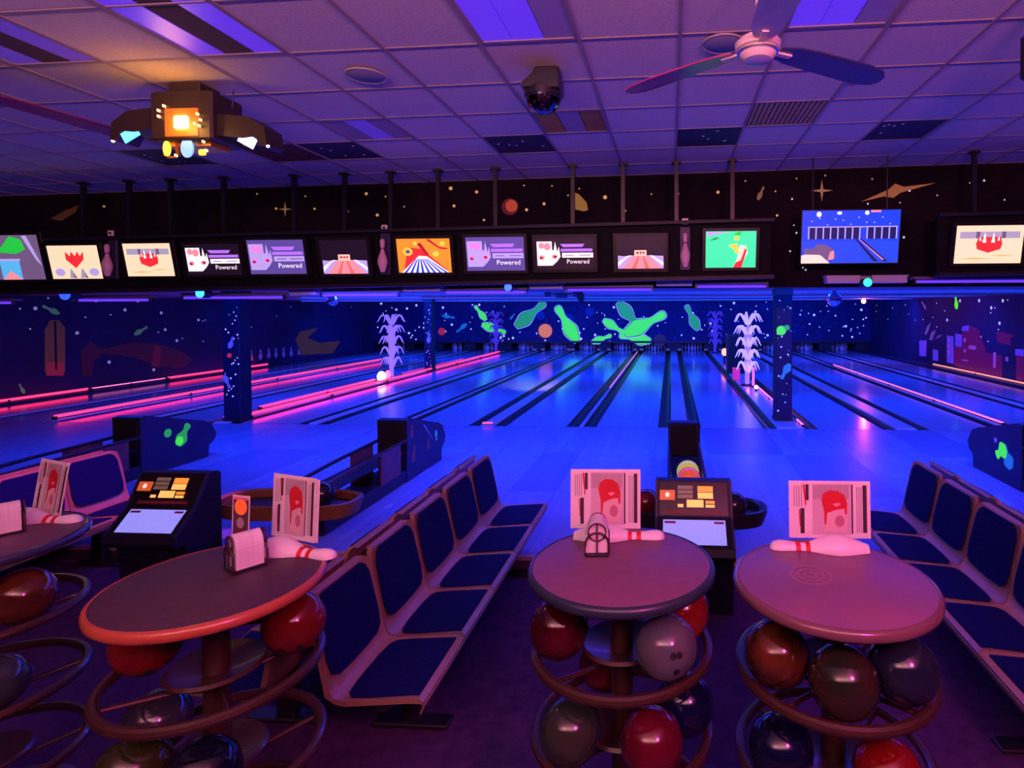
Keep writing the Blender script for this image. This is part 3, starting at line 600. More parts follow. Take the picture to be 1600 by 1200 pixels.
# ------------------------------------------------------------------ ceiling fixtures near the camera
def fan(cx_, cy_, zb, angs, blade_mats, label, length=.78):
    t = thing('ceiling_fan', label, 'ceiling fan', (cx_, cy_, zb), group='ceiling fans')
    FW = M('fan_white', (.72,.6,.62), .3)
    obj('rod', MB().cyl((cx_,cy_,zb+.05),(cx_,cy_,zc(cx_)+.005), .011, n=10), FW, t, smooth=True)
    obj('canopy', MB().lathe([(.02,-.06),(.06,-.03),(.065,0)], (cx_,cy_,zc(cx_)), 20), FW, t, smooth=True)
    obj('motor', MB().lathe([(.03,-.055),(.065,-.05),(.085,-.03),(.09,-.005),(.105,.0),(.108,.028),(.09,.035),(.085,.05),(.03,.07),(.016,.10)], (cx_,cy_,zb), 28), FW, t, smooth=True)
    obj('trim_ring', MB().lathe([(.088,-.022),(.096,-.02),(.096,-.012),(.088,-.01)], (cx_,cy_,zb), 28), STEEL, t, smooth=True)
    for a, bm in zip(angs, blade_mats):
        d = Vector((math.cos(a), math.sin(a), 0)); n = Vector((-d.y, d.x, 0)); c = Vector((cx_,cy_,zb+.0))
        out = []; pts = [(.12,.045),(.2,.07),(.3,.078),(length-.2,.088),(length-.08,.08),(length-.02,.055),(length,.015),(length-.005,-.03),(length-.05,-.07),(length-.15,-.085),(.3,-.078),(.2,-.07),(.12,-.045)]
        def f(u, w, h): return c+d*u+n*(w*.97)+Vector((0,0,.004-.13*w-.05*u*u+h))
        obj('blade', MB().prism(pts, f, 0, .007), bm, t)
        obj('blade_arm', MB().obox(c+d*.13, (.12,.03,.012), Matrix.Rotation(a,3,'Z')), FW, t)
BLD = M('blade_magenta_lit', (.42,.03,.16), .3); BLN = M('blade_dark_navy', (.035,.03,.10), .35); BLP = M('blade_pale', (.45,.42,.62), .4)  # light on one fan's blades is put into their colours: magenta, shaded, pale
fan(.415, 2.78, 3.27, [math.radians(a) for a in (146, 27, 272)], [BLD, BLN, BLP], 'pale ceiling fan with a magenta-lit blade at upper right')
fan(-4.36, 3.28, 3.40, [math.radians(a) for a in (74, 194, 314)], [M('blade_maroon', (.16,.02,.06), .4)]*3, 'ceiling fan with a long maroon blade at the left edge', length=.95)
def speaker(x, y, label):
    t = thing('ceiling_speaker', label, 'speaker', (x, y, zc(x)-.012), group='ceiling speakers')
    obj('grille', MB().lathe([(.001,-.008),(.118,-.008),(.13,-.002)], (x,y,zc(x)-.004), 28), M('grille_grey', (.30,.28,.34), .7, noise=300, col2=(.2,.19,.24)), t, smooth=True)
    obj('rim', MB().tube([(x+.13*math.cos(2*PI*i/28), y+.13*math.sin(2*PI*i/28), zc(x)-.008) for i in range(28)], .006, 6, True), M('rim_grey', (.4,.36,.42), .5), t, smooth=True)
speaker(-2.08, 3.86, 'round grey ceiling speaker right of the multi-beam lamp')
speaker(.33, 3.63, 'round grey ceiling speaker behind the ceiling fan')
tag(obj('sprinkler_head', MB().lathe([(.035,.03),(.035,.02),(.012,.015),(.012,-.01),(.03,-.012),(.03,-.018)], (1.32,4.28,zc(1.32)-.03), 12), M('sprinkler_brass', (.4,.12,.08), .4, .6)), 'small reddish sprinkler head on ceiling right of the fan', 'sprinkler')
# multi-beam effect lamp
mx, my, mz = -3.36, 3.93, 3.20
t = thing('effect_lamp', 'black multi-beam effect lamp glowing orange with two mirror arms', 'effect lamp', (mx, my, mz))
HOUS = M('effect_housing', (.03,.02,.016), .45)
zt = zc(mx)
obj('ceiling_mount', MB().bbox(mx-.13, mx+.10, my-.10, my+.10, 3.46, zt-.085, .01), HOUS, t)
body = obj('body', MB().bbox(mx-.23, mx+.22, my-.14, my+.16, 3.14, 3.48, .015), HOUS, t)
obj('power_cord', MB().tube([(mx+.2,my,3.44),(mx+.26,my,3.40),(mx+.27,my,3.5),(mx+.27,my,zt-.085)], .005, 6), DARK, t)
for s in (-1, 1):
    dz = -.03*s
    a = [(mx+s*.22, 3.36+dz), (mx+s*.45, 3.335+dz), (mx+s*.56, 3.26+dz), (mx+s*.575, 3.14+dz), (mx+s*.53, 3.13+dz), (mx+s*.49, 3.2+dz), (mx+s*.40, 3.19+dz), (mx+s*.22, 3.21+dz)]
    arm = obj('arm', MB().prism(a, lambda p, q, h: (p, my+h, q), -.09, .09), HOUS, t)
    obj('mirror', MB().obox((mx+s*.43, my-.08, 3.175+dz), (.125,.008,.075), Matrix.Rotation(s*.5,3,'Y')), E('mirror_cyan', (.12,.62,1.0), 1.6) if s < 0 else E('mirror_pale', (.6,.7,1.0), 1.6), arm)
    obj('tip', MB().sphere((mx+s*.57, my-.07, 3.135+dz), .012, 8, 6), E('tip_glow', (1.0,.7,.5), 2), arm)
obj('lamp_window', MB().bbox(mx-.045, mx+.06, my-.16, my-.135, 3.215, 3.30, .01), E('amber_core', (1.0,.55,.18), 12), t)
obj('glow_panel', MB().bbox(mx-.12, mx+.13, my-.145, my-.13, 3.16, 3.36, .006), M('amber_panel', (.5,.17,.03), .4), t)
obj('yellow_lens', MB().lathe([(.001,-.02),(.03,-.015),(.032,0),(.001,.005)], (mx-.13,my-.12,3.09), 16, Matrix.Rotation(PI/2,3,'X')@Matrix.Diagonal(Vector((.8,1.7,1)))), E('yellow_lens_glow', (1.0,.6,.06), 1.6), t, smooth=True)
obj('blue_lens', MB().lathe([(.001,-.02),(.042,-.015),(.045,0),(.001,.005)], (mx+.02,my-.12,3.09), 18, Matrix.Rotation(PI/2,3,'X')@Matrix.Diagonal(Vector((1,1.5,1)))), E('blue_lens_glow', (.16,.38,1.0), 1.4), t, smooth=True)
obj('lower_frame', MB().box(mx-.17,mx+.17,my-.09,my+.09,3.11,3.145).box(mx-.17,mx-.15,my-.1,my-.08,3.03,3.13).box(mx-.08,mx-.06,my-.1,my-.08,3.03,3.13).box(mx-.17,mx-.06,my-.1,my-.08,3.03,3.04), M('amber_metal', (.6,.25,.06), .3, .8), t)
obj('side_lens', MB().bbox(mx+.10, mx+.15, my-.12, my-.10, 3.04, 3.08, .006), E('yellow_lens_glow', (1.0,.6,.06), 1.6), t)
mb = MB()
for x, z in ((-.15,3.34),(-.15,3.30),(-.11,3.37),(.13,3.31),(.15,3.27),(.14,3.23),(.11,3.245),(.17,3.12),(.19,3.06),(-.03,3.03)): mb.bbox(mx+x-.004, mx+x+.004, my-.165, my-.14, z-.009, z+.009, .002)
stuff(obj('indicator_lights', mb, E('amber_spark', (1.0,.5,.2), 3), t))
t.location.z += .08
point('effect_lamp_glow', (mx+.01, my-.26, 3.32), (1.0,.42,.08), 3.5, .05)
# half mirror ball lamp
dx, dy = -.865, 3.92
t = thing('mirror_ball_lamp', 'black half mirror ball lamp on the ceiling', 'mirror ball', (dx, dy, 3.40))
zt = zc(dx)
obj('mount', MB().bbox(dx-.05,dx+.12,dy-.08,dy+.08,zt-.07,zt,.01), DARK, t)
obj('bracket', MB().prism([(dx-.125,3.53),(dx-.12,3.56),(dx-.04,zt-.05),(dx+.12,zt-.05),(dx+.125,3.56),(dx+.125,3.52)], lambda p, q, h: (p, dy+h, q), -.115, .10), DARK, t)
obj('rim', MB().lathe([(.122,-.02),(.128,-.02),(.128,.03),(.1,.05)], (dx,dy,3.51), 24), DARK, t, smooth=True)
obj('dome', MB().lathe([(max(.001,.122*math.sin(PI/2*k/8)), -.122*math.cos(PI/2*k/8)) for k in range(9)], (dx,dy,3.50), 26), M('dark_mirror', (.16,.14,.2), .08, 1.0), t)
mb = MB()
for k in range(30):
    a, q = random.uniform(PI*1.0, 2*PI), random.uniform(.2,1.35); r = .121
    c = (dx+r*math.sin(q)*math.cos(a), dy+r*math.sin(q)*math.sin(a), 3.50-r*math.cos(q)); mb.sphere(c, random.choice((.002,.003,.005)), 6, 4)
stuff(obj('facet_glints', mb, M('facet_silver', (.9,.85,.95), .15, 1.0), t))
# lamp cut by the right edge
t = thing('effect_lamp', 'black effect lamp hanging at the right edge of the ceiling', 'effect lamp', (2.02, 3.2, 3.4))
obj('body', MB().bbox(1.93,2.2,3.1,3.36,3.28,3.56,.03), DARK, t)
obj('mount', MB().cyl((2.03,3.22,3.55),(2.03,3.22,zc(2)), .03, n=10), DARK, t)
obj('side_arm', MB().bbox(1.885,1.95,3.14,3.24,3.40,3.50,.02), DARK, t)
obj('lens', MB().sphere((1.95,3.08,3.265), .022, 10, 8), E('yellow_lens_glow', (1.0,.6,.06), 1.6), t, smooth=True)
# ------------------------------------------------------------------ pillars
def pillar(x0, x1, y0, y1, label, pins, seed):
    rnd = random.Random(seed)
    t = thing('pillar', label, 'pillar', ((x0+x1)/2, (y0+y1)/2, 0))
    PM = M('pillar_paint', (.007,.008,.05), .5, noise=3, col2=(.004,.004,.03), spec=.3)
    obj('shaft', MB().bbox(x0, x1, y0, y1, .05, 2.40, .008), PM, t)
    obj('plinth', MB().bbox(x0-.015, x1+.015, y0-.015, y1+.015, .0, .07, .008), DARK, t)
    obj('capital', MB().bbox(x0-.015, x1+.015, y0-.015, y1+.015, 2.28, 2.40, .008), DARK, t)
    f = lambda a, b, h: (a, y0-h, b)
    for a, b, c, d, m, w in pins: pin_decal(f, (a, b), (c, d), t, m, t=.005, line=False, wide=w)
    mb = MB()
    for _ in range(26):
        a, b, r = rnd.uniform(x0+.02, x1-.02), rnd.uniform(.15, 2.2), rnd.choice((.006,.008,.012,.016)); mb.prism([(a+r*math.cos(q*PI/3), b+r*math.sin(q*PI/3)) for q in range(6)], f, 0, .003)
    stuff(obj('painted_stars', mb, STAR, t)); return t
p = pillar(1.885, 2.175, 10.45, 10.75, 'dark blue starry pillar between the lanes at right', [(2.13,1.05,1.98,.78,FL_TEAL,1.4)], 1)
disc(lambda a, b, h: (a, 10.45-h, b), (1.98,1.65), .085, p, 'painted_pin_base', FL_GREEN, .004); disc(lambda a, b, h: (a, 10.45-h, b), (2.08,1.70), .05, p, 'painted_pin_head', FL_GREEN2, .006)
p = pillar(-8.15, -7.83, 10.0, 10.3, 'dark blue starry pillar between the lanes at left', [(-8.02,1.35,-7.94,1.56,M('mural_pale', (.45,.4,.5), .7),1.4), (-8.13,.86,-8.02,.62,M('mural_pale', (.45,.4,.5), .7),1.3)], 2)
disc(lambda a, b, h: (a, 10.0-h, b), (-8.02,1.22), .045, p, 'painted_planet', FL_RED, .004)
pillar(-8.15, -7.88, 18.6, 18.87, 'slim dark pillar far down the lanes behind the left one', [(-8.0,.95,-7.98,1.25,M('mural_pale', (.45,.4,.5), .7),1.6)], 3)

# ------------------------------------------------------------------ red rope lights along the lane dividers
def rope(x, y0, y1, z, mat, label, r=.022, lamp=None):
    t = thing('rope_light', label, 'rope light', (x, y0, z), group='rope lights')
    obj('tube', MB().cyl((x,y0,z),(x,y1,z), r, n=8), mat, t, smooth=True)
    n = max(2, int((y1-y0)/2.5))
    for i in range(n+1):
        y = y0+(y1-y0)*i/n
        obj('clip', MB().box(x-r*1.3, x+r*1.3, y-.02, y+.02, .051 if (x < -14 or x > 9) else .0225, z+.004), DARK, t)
RR = E('rope_red', (1.0,.025,.10), 3.2); RP = E('rope_pink', (1.0,.16,.40), 1.6); RO = E('rope_orange', (1.0,.28,.16), 1.4); RD = E('rope_dim', (.55,.05,.25), .8)
rope(-7.92, 10.32, 26.2, .085, RR, 'bright red rope light starting at the left pillar', .03)
rope(-8.27, 11.1, 15.6, .085, RR, 'shorter red rope light left of the bright one at the left pillar', .028)
rope(-8.27, 17.2, 22.5, .075, RD, 'dim far red rope light behind the left palm', .02)
rope(-11.39, 9.95, 22.0, .085, RR, 'red rope light along the second divider from the left wall', .028)
rope(-14.45, 9.95, 13.4, .10, RR, 'red rope light at the near end along the left wall', .028)
rope(-14.45, 13.5, 15.6, .10, RP, 'thin pink rope light between two red ones along the left wall', .014)
rope(-14.45, 15.7, 19.8, .10, RR, 'red rope light at the far end along the left wall', .028)
rope(5.69, 10.2, 20.5, .07, RP, 'pink rope light right of the right pillar', .017)
rope(9.12, 15.0, 20.6, .09, RO, 'orange rope light along the right wall', .02)
rope(2.20, 11.3, 14.6, .07, RP, 'short pink rope light behind the right pillar', .018)
rope(2.25, 9.93, 10.4, .06, RP, 'very short pink rope light in front of the right pillar', .018)
rope(-1.55, 14.5, 27.0, .045, RP, 'thin pink rope light on the narrow divider in the middle', .007)
# red marker lamp at foul line
t = thing('marker_lamp', 'flat red glowing marker at the foul line left of centre', 'marker lamp', (-3.21, 9.95, .03))
obj('lens', MB().bbox(-3.31,-3.13,9.9,9.97,.03,.055,.008), E('marker_red', (1.0,.06,.16), 1.8), t)
obj('base', MB().box(-3.33,-3.11,9.89,9.98,.02,.031), DARK, t)
# white cone
t = thing('floor_cone', 'small white cone on a pink disc beside the left pillar', 'cone', (-8.36, 10.42, 0))
obj('cone', MB().lathe([(.045,.03),(.012,.26),(.002,.27)], (-8.36,10.42,0), 14), WHITE, t, smooth=True)
obj('disc', MB().lathe([(.11,.018),(.11,.032)], (-8.36,10.42,.005), 18), E('disc_pink', (1.0,.05,.25), 1.0), t)

# ------------------------------------------------------------------ light-up palms
PALM = E('palm_lilac', (.50,.30,.95), .42); PALMD = E('palm_dim', (.22,.10,.42), .12); PALMW = E('palm_white', (.75,.55,1.0), .6)
def palm(x, y, h, label, m1, m2, seed):
    rnd = random.Random(seed); t = thing('light_palm', label, 'artificial palm', (x, y, .022), group='light-up palms')
    obj('base', MB().lathe([(.16,0),(.16,.03),(.05,.06)], (x,y,.022), 18), DARK, t)
    obj('trunk', MB().tube([(x,y,.06),(x+.01,y,h*.3),(x+.02,y,h*.7),(x+.02,y,h*.93)], [.06,.07,.10,.04], 10), m1, t, smooth=True)
    for lev in range(5):
        z0 = h*(.20+.165*lev); L = .30+.02*lev
        for k in range(7):
            a = 2*PI*k/7+lev*.45+rnd.uniform(-.15,.15); pts = []; rr = []
            for s in range(9):
                q = s/8; rad = .03+L*(q**.9)*.95; z = z0+.30*math.sin(min(1, q*1.15)*PI*.72)-.17*q**3
                pts.append((x+.02+rad*math.cos(a), y+rad*math.sin(a), z)); rr.append(.032*(1-q)**.6+.006)
            obj('frond', MB().tube(pts, rr, 6), m2, t, smooth=True)
palm(-8.18, 16.4, 1.88, 'glowing lilac artificial palm standing behind the left pillar', PALM, PALM, 5)
palm(2.0, 15.2, 1.9, 'glowing white-lilac artificial palm left of the right pillar', PALM, PALMW, 6)
palm(-8.2, 26.6, 1.9, 'dim violet palm at the far end of the left red rope light', PALMD, PALMD, 7)
palm(2.0, 26.2, 1.9, 'dim violet palm at the far pin end left of the right pillar', PALMD, PALMD, 8)
def glow_item(name, label, cat, mbs, loc):
    t = thing(name, label, cat, loc)
    for n, mb, m in mbs: obj(n, mb, m, t, smooth=True)
glow_item('table_lantern', 'small glowing white lantern at the foot of the left palm', 'lantern',
  [('shade', MB().lathe([(.05,.03),(.11,.06),(.12,.16),(.08,.26),(.03,.29)], (-8.12,15.7,.02), 16), E('lantern_glow', (1.0,.8,.8), 3)), ('base', MB().lathe([(.14,0),(.14,.03)], (-8.12,15.7,.022), 16), DARK)], (-8.12,15.7,.022))
glow_item('heart_lamp', 'small pink lamp beside the white lantern', 'lamp', [('shade', MB().sphere((-8.05,15.93,.2), .08, 12, 8, (1,1,1.5)), E('rope_pink', (1.0,.16,.40), 1.6)), ('base', MB().cyl((-8.05,15.93,.022),(-8.05,15.93,.09), .05, n=12), DARK)], (-8.05,15.93,.022))
glow_item('flood_lamp', 'black floodlight at the foot of the left palm', 'floodlight', [('can', MB().bbox(-8.33,-8.10,15.98,16.12,.04,.30,.02), DARK), ('foot', MB().box(-8.3,-8.13,15.95,16.15,.022,.04), DARK)], (-8.2,16.05,.022))
glow_item('red_lantern', 'glowing orange-red lantern behind the right palm', 'lantern', [('shade', MB().sphere((1.97,21.2,.45), .11, 14, 10, (1,1,1.3)), E('red_lantern_glow', (1.0,.22,.12), 3.2)), ('stand', MB().cyl((1.97,21.2,.022),(1.97,21.2,.34), .04, n=10), DARK)], (1.97,21.2,.022))
glow_item('prop_box', 'pink-lit small box at the foot of the right palm', 'box', [('carton', MB().bbox(1.76,1.95,16.3,16.5,.03,.34,.01), E('box_pink_lit', (.8,.03,.22), .5)), ('lid', MB().bbox(1.75,1.96,16.29,16.51,.33,.37,.01), E('box_pink_lit', (.8,.03,.22), .5))], (1.85,16.4,.03))  # carton and lid glow to stand in for pink light falling on them
glow_item('neon_wand', 'upright pink neon wand beside the right palm trunk', 'neon light', [('tube', MB().cyl((2.12,14.9,.07),(2.12,14.9,.52), .03, n=10), E('wand_pink', (1.0,.12,.55), 1.6)), ('foot', MB().lathe([(.07,0),(.07,.05)], (2.12,14.9,.022), 12), DARK)], (2.12,14.9,.022))
glow_item('globe_lamp', 'tiny round white lamp at the end of the short rope light', 'lamp', [('globe', MB().sphere((2.09,14.2,.12), .05, 12, 8), E('lantern_glow', (1.0,.8,.8), 3)), ('foot', MB().cyl((2.09,14.2,.022),(2.09,14.2,.085), .03, n=10), DARK)], (2.09,14.2,.022))
glow_item('speaker_cabinet', 'tall black speaker cabinet behind the right palm', 'speaker', [('box', MB().bbox(1.76,2.30,18.0,18.4,.025,1.25,.02), DARK), ('grille', MB().bbox(1.80,2.26,17.97,18.0,.10,1.20,.008), M('grille_black', (.008,.008,.01), .9))], (2.03,18.2,.025))
point('palm_uplight', (1.98, 14.85, .12), (1.0,.10,.30), 1.6, .04)

# ------------------------------------------------------------------ pins on every pin deck
base_pin = None
for i, (l, r) in enumerate(LANES):
    xc = (l+r)/2
    for row in range(4):
        for k in range(row+1):
            x = xc+(k-row/2)*.3048; y = 28.02+row*.264
            lab = 'white bowling pin at the far end of the '+LN[i]
            if base_pin is None:
                base_pin = obj('bowling_pin', MB().lathe(PINP, (0,0,0), 12), M('pin_plastic', (.78,.76,.80), .25), smooth=True); c = base_pin
                band0 = obj('neck_band', MB().lathe([(.0245,.236),(.0250,.25)], (0,0,0), 12), RED, c, local=True)
            else:
                c = base_pin.copy(); COL.objects.link(c); copy_part(band0, c)
            c.location = (x, y, .0); tag(c, lab, 'bowling pin', 'pins of the '+LN[i])

# ------------------------------------------------------------------ bowling balls
BM = {}
def ball_mat(key, c1, c2, rough=.12, fl=0):
    if key in BM: return BM[key]
    m = M('ball_'+key, c1, rough, noise=9, col2=c2, coat=.15, emit=fl, ecol=c1); BM[key] = m; return m
HOLE = M('finger_hole', (.004,.004,.005), .7)
SPH = MB().sphere((0,0,0), .108, 32, 20)
hole_mbs = []
for th_, ph in ((0.0,0.0),(.20,.0),(.1,.52)):
    d = Vector((math.sin(th_-.1)*math.cos(ph), -math.cos(th_-.1)*math.cos(ph), -math.sin(ph))); hole_mbs.append(MB().cyl(d*.1065, d*.1085, .0115, n=12))
ball_me = None; hole_me = None
def ball(p, key, c1, c2, label, rot=None, group='balls in the table racks', fl=0):
    o = obj('bowling_ball', SPH, ball_mat(key, c1, c2, fl=fl), smooth=True, ang=180); o.location = p
    for hm in hole_mbs: obj('finger_hole', hm, HOLE, o, local=True)
    o.rotation_euler = rot or (random.uniform(1,2.5), random.uniform(-1,1), random.uniform(0,6))
    return tag(o, label, 'bowling ball', group)

# ------------------------------------------------------------------ ball returns
def ball_return(xc, label, side, rimmat=None):
    t = thing('ball_return', label, 'ball return', (xc, 6.0, 0), group='ball returns')
    HM = M('hood_paint', (.011,.011,.06), .4, noise=4, col2=(.007,.006,.04)); w = .175
    prof = [(6.60,.0),(6.60,.735),(6.66,.755),(7.55,.52),(7.68,.46),(7.77,.30),(7.74,.22),(7.64,.16),(7.62,.0)]
    hood = obj('hood', MB().prism(prof, lambda a, b, h: (xc+h, a, b), -w, w), HM, t)
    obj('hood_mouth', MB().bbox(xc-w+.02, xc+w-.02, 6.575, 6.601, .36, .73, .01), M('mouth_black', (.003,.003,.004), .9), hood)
    obj('hood_edge', MB().tube([(xc-w,6.6,.3),(xc-w,6.6,.735),(xc+w,6.6,.735),(xc+w,6.6,.3)], .011, 6), DARK, hood)
    f = lambda a, b, h: (xc+side*(w+h), a, b)
    if side > 0 and xc < -5:
        disc(f, (6.98,.47), .055, hood, 'painted_dot', FL_GREEN2, .004); pin_decal(f, (7.13,.27), (7.30,.53), hood, FL_GREEN2, line=False, wide=1.9, t=.005); disc(f, (7.15,.33), .06, hood, 'painted_pin_base', FL_GREEN, .006)
    elif side > 0:
        for a, b, c, d, m in ((7.44,.44,7.46,.30,FL_TEAL),(6.72,.50,6.74,.66,FL_BROWN),(6.76,.20,6.80,.40,FL_BROWN),(7.22,.24,7.18,.40,FL_BROWN)): pin_decal(f, (a, b), (c, d), hood, m, line=False, wide=1.6, t=.004)
        obj('painted_swoosh', MB().prism([(7.05,.60),(7.16,.50),(7.34,.34),(7.20,.48),(7.10,.58)], f, 0, .004), M('mural_pale_blue', (.25,.4,.7), .6), hood)
    elif side < 0:
        pin_decal(f, (6.9,.42), (7.10,.28), hood, FL_GREEN, line=False, wide=2.6, t=.005); pin_decal(f, (6.8,.2), (6.95,.44), hood, FL_TEAL, line=False, wide=2.2, t=.004); disc(f, (7.12,.46), .03, hood, 'painted_dot', M('mural_pale', (.45,.4,.5), .7), .004)
    obj('plinth', MB().bbox(xc-.17, xc+.17, 4.98, 6.6, 0, .15, .01), M('return_base', (.012,.012,.03), .45), t)
    for s in (-1, 1):
        obj('rail', MB().tube([(xc+s*.165,6.6,.50),(xc+s*.165,5.8,.485),(xc+s*.165,4.95,.45)], .02, 8), BROWN if s > 0 else DARK, t, smooth=True)
        obj('side_panel', MB().bbox(xc+s*.165-.012, xc+s*.165+.012, 6.0, 6.45, .14, .485, .006), M('return_panel', (.16,.05,.05), .4, noise=8, col2=(.10,.035,.04)), t)
        obj('post', MB().bbox(xc+s*.16-.02, xc+s*.16+.02, 5.02, 5.07, .13, .45, .006), DARK, t)
    obj('track', MB().bbox(xc-.15, xc+.15, 4.95, 6.6, .345, .362, .005), DARK, t)
    out = []
    for i in range(36):
        a = 2*PI*i/36; ca, sa = math.cos(a), math.sin(a)
        out.append((xc+.60*math.copysign(abs(ca)**.7, ca), 4.74+.24*math.copysign(abs(sa)**.7, sa)))
    obj('rack_tray', MB().prism(out, lambda a, b, h: (a, b, h), .33, .36), DARK, t)
    vs = []; fs = []; cxy = (xc, 4.74); k = len(out)
    for (a, b) in out:
        for q, z in ((1.0,.31),(1.05,.40),(1.05,.43),(1.0,.435),(.95,.42),(.95,.35)): vs.append((xc+(a-xc)*q, 4.74+(b-4.74)*q, z))
    for i in range(k):
        j = (i+1) % k
        for q in range(6): fs.append((i*6+q, j*6+q, j*6+(q+1) % 6, i*6+(q+1) % 6))
    obj('rack_rim', MB().add(vs, fs), rimmat or DARK, t, smooth=True)
    obj('rack_post', MB().cyl((xc,4.74,.0),(xc,4.74,.335), .06, n=14), DARK, t)
ball_return(-6.62, 'dark ball return with green painted dots behind the left bench', 1)
ball_return(-3.29, 'dark ball return with open rails left of the middle bench', 1, M('rim_orange_lit', (.22,.11,.045), .4, .2))  # orange light on this return's rim is put into its colour
ball_return(.152, 'black ball return behind the middle score console', 0)
ball_return(4.06, 'dark ball return with green painted pins at the right edge', -1)
GB = 'balls on the ball returns'
ball((-.20,4.66,.468), 'dark_red', (.22,.01,.02), (.06,.005,.01), 'dark red bowling ball left of the middle score console', group=GB)
ball((.50,4.62,.468), 'black', (.012,.012,.02), (.02,.02,.03), 'black bowling ball right of the middle score console', group=GB)
ball((.165,5.32,.47), 'orange', (.75,.10,.03), (.7,.14,.05), 'orange bowling ball on the middle ball return', group=GB, fl=.5)
ball((.165,5.56,.47), 'yellow_green', (.50,.50,.04), (.42,.46,.05), 'yellow-green bowling ball behind the orange one', group=GB, fl=.6)
ball((-2.98,4.72,.468), 'black', (.012,.012,.02), (.02,.02,.03), 'black bowling ball on the ball return behind the left flyers', group=GB)

# ------------------------------------------------------------------ benches
def bench(xf, y0, n, face, label, group='seating benches'):
    xc = xf-face*.25; t = thing('bench', label, 'bench', (xc, y0+n*.26, ZF), group=group)
    W_ = .518
    prof = [(-.012,.262),(0,.285),(.004,.302),(-.012,.314),(-.06,.314),(-.22,.300),(-.36,.288),(-.405,.296),(-.432,.325),(-.445,.37),(-.475,.52),(-.505,.66),(-.522,.735),(-.530,.748),(-.541,.752),(-.552,.742)]
    def half(i):
        return W_/2-.004 if i < len(prof)-5 else (W_/2-.006, W_/2-.018, W_/2-.045, W_/2-.055, W_/2-.055)[i-len(prof)+5]
    for k in range(n):
        yc = y0+W_*(k+.5); vs = []; fs = []; m = len(prof); cols = [-1,-.9,0,.9,1]
        for lay in (0, 1):
            for i, (dx_, z) in enumerate(prof):
                h = half(i)
                for c in cols:
                    lift = .008 if abs(c) > .95 else 0
                    if lay == 0: p = (xf+face*(dx_+(lift if i > 7 else 0)), yc+c*h, z+(lift if 2 < i <= 7 else 0))
                    else: p = (xf+face*(dx_-(.018 if i > 7 else 0)), yc+c*h*.99, z-(.018 if i <= 8 else .0))
                    vs.append(p)
        q = len(cols); N = m*q
        for i in range(m-1):
            for c in range(q-1):
                a = i*q+c; fs.append((a, a+1, a+q+1, a+q)); fs.append((N+a, N+a+q, N+a+q+1, N+a+1))
            for c in (0, q-1): a = i*q+c; fs.append((a, a+q, N+a+q, N+a))
        for i in (0, m-1):
            for c in range(q-1): a = i*q+c; fs.append((a, a+1, N+a+1, N+a))
        sh = obj('seat_shell', MB().add(vs, fs), TAN, t, smooth=True, ang=50)
        # seat pad
        sp = [(.028,-.222),(.028,.222),(.26,.228),(.345,.222),(.372,.19),(.381,.10),(.382,0),(.381,-.10),(.372,-.19),(.345,-.222),(.26,-.228)]
        fsn = lambda u, w, h: (xf+face*(-u), yc+w, .314-.0785*u+h)
        o = obj('seat_pad', MB().prism(sp, fsn, .0, .012), NAVYPAD, sh)
        bp_ = [(-.004,-.17),(-.010,-.06),(-.010,0),(-.010,.06),(-.004,.17),(.022,.212),(.09,.226),(.30,.216),(.345,.195),(.368,.16),(.372,-.16),(.345,-.195),(.30,-.216),(.09,-.226),(.022,-.212)]
        fb = lambda u, w, h: (xf+face*(-.443-.212*u+h), yc+w, .365+u+h*.2)
        obj('back_pad', MB().prism(bp_, fb, .004, .016), NAVYPAD, sh)
    mb = MB().bbox(min(xc-.03,xc+.03)+face*.04, max(xc-.03,xc+.03)+face*.04, y0+.05, y0+W_*n-.05, .22, .268, .006)
    obj('beam', mb, DARK, t)
    for y in (y0+.45, y0+W_*n-.45):
        obj('leg', MB().bbox(xc-.05, xc+.05, y-.03, y+.03, ZF+.02, .225, .006), DARK, t)
        obj('foot', MB().bbox(xc-.2, xc+.2, y-.05, y+.05, ZF, ZF+.025, .006), DARK, t)
bench(-1.10, 2.45, 5, 1, 'five-seat tan bench with navy pads left of the middle table')
bench(1.55, 2.45, 5, -1, 'five-seat tan bench with navy pads at the right edge')
bench(-2.28, 2.45, 5, -1, 'tan bench back-to-back with the middle bench, mostly hidden')
bench(2.74, 2.45, 5, 1, 'tan bench back-to-back with the right bench, only its top showing')
bench(-4.62, 2.45, 5, 1, 'tan bench with navy pads and magenta-lit edges at the left')
bench(-5.80, 2.45, 5, -1, 'tan bench back-to-back with the left bench, only its top showing')

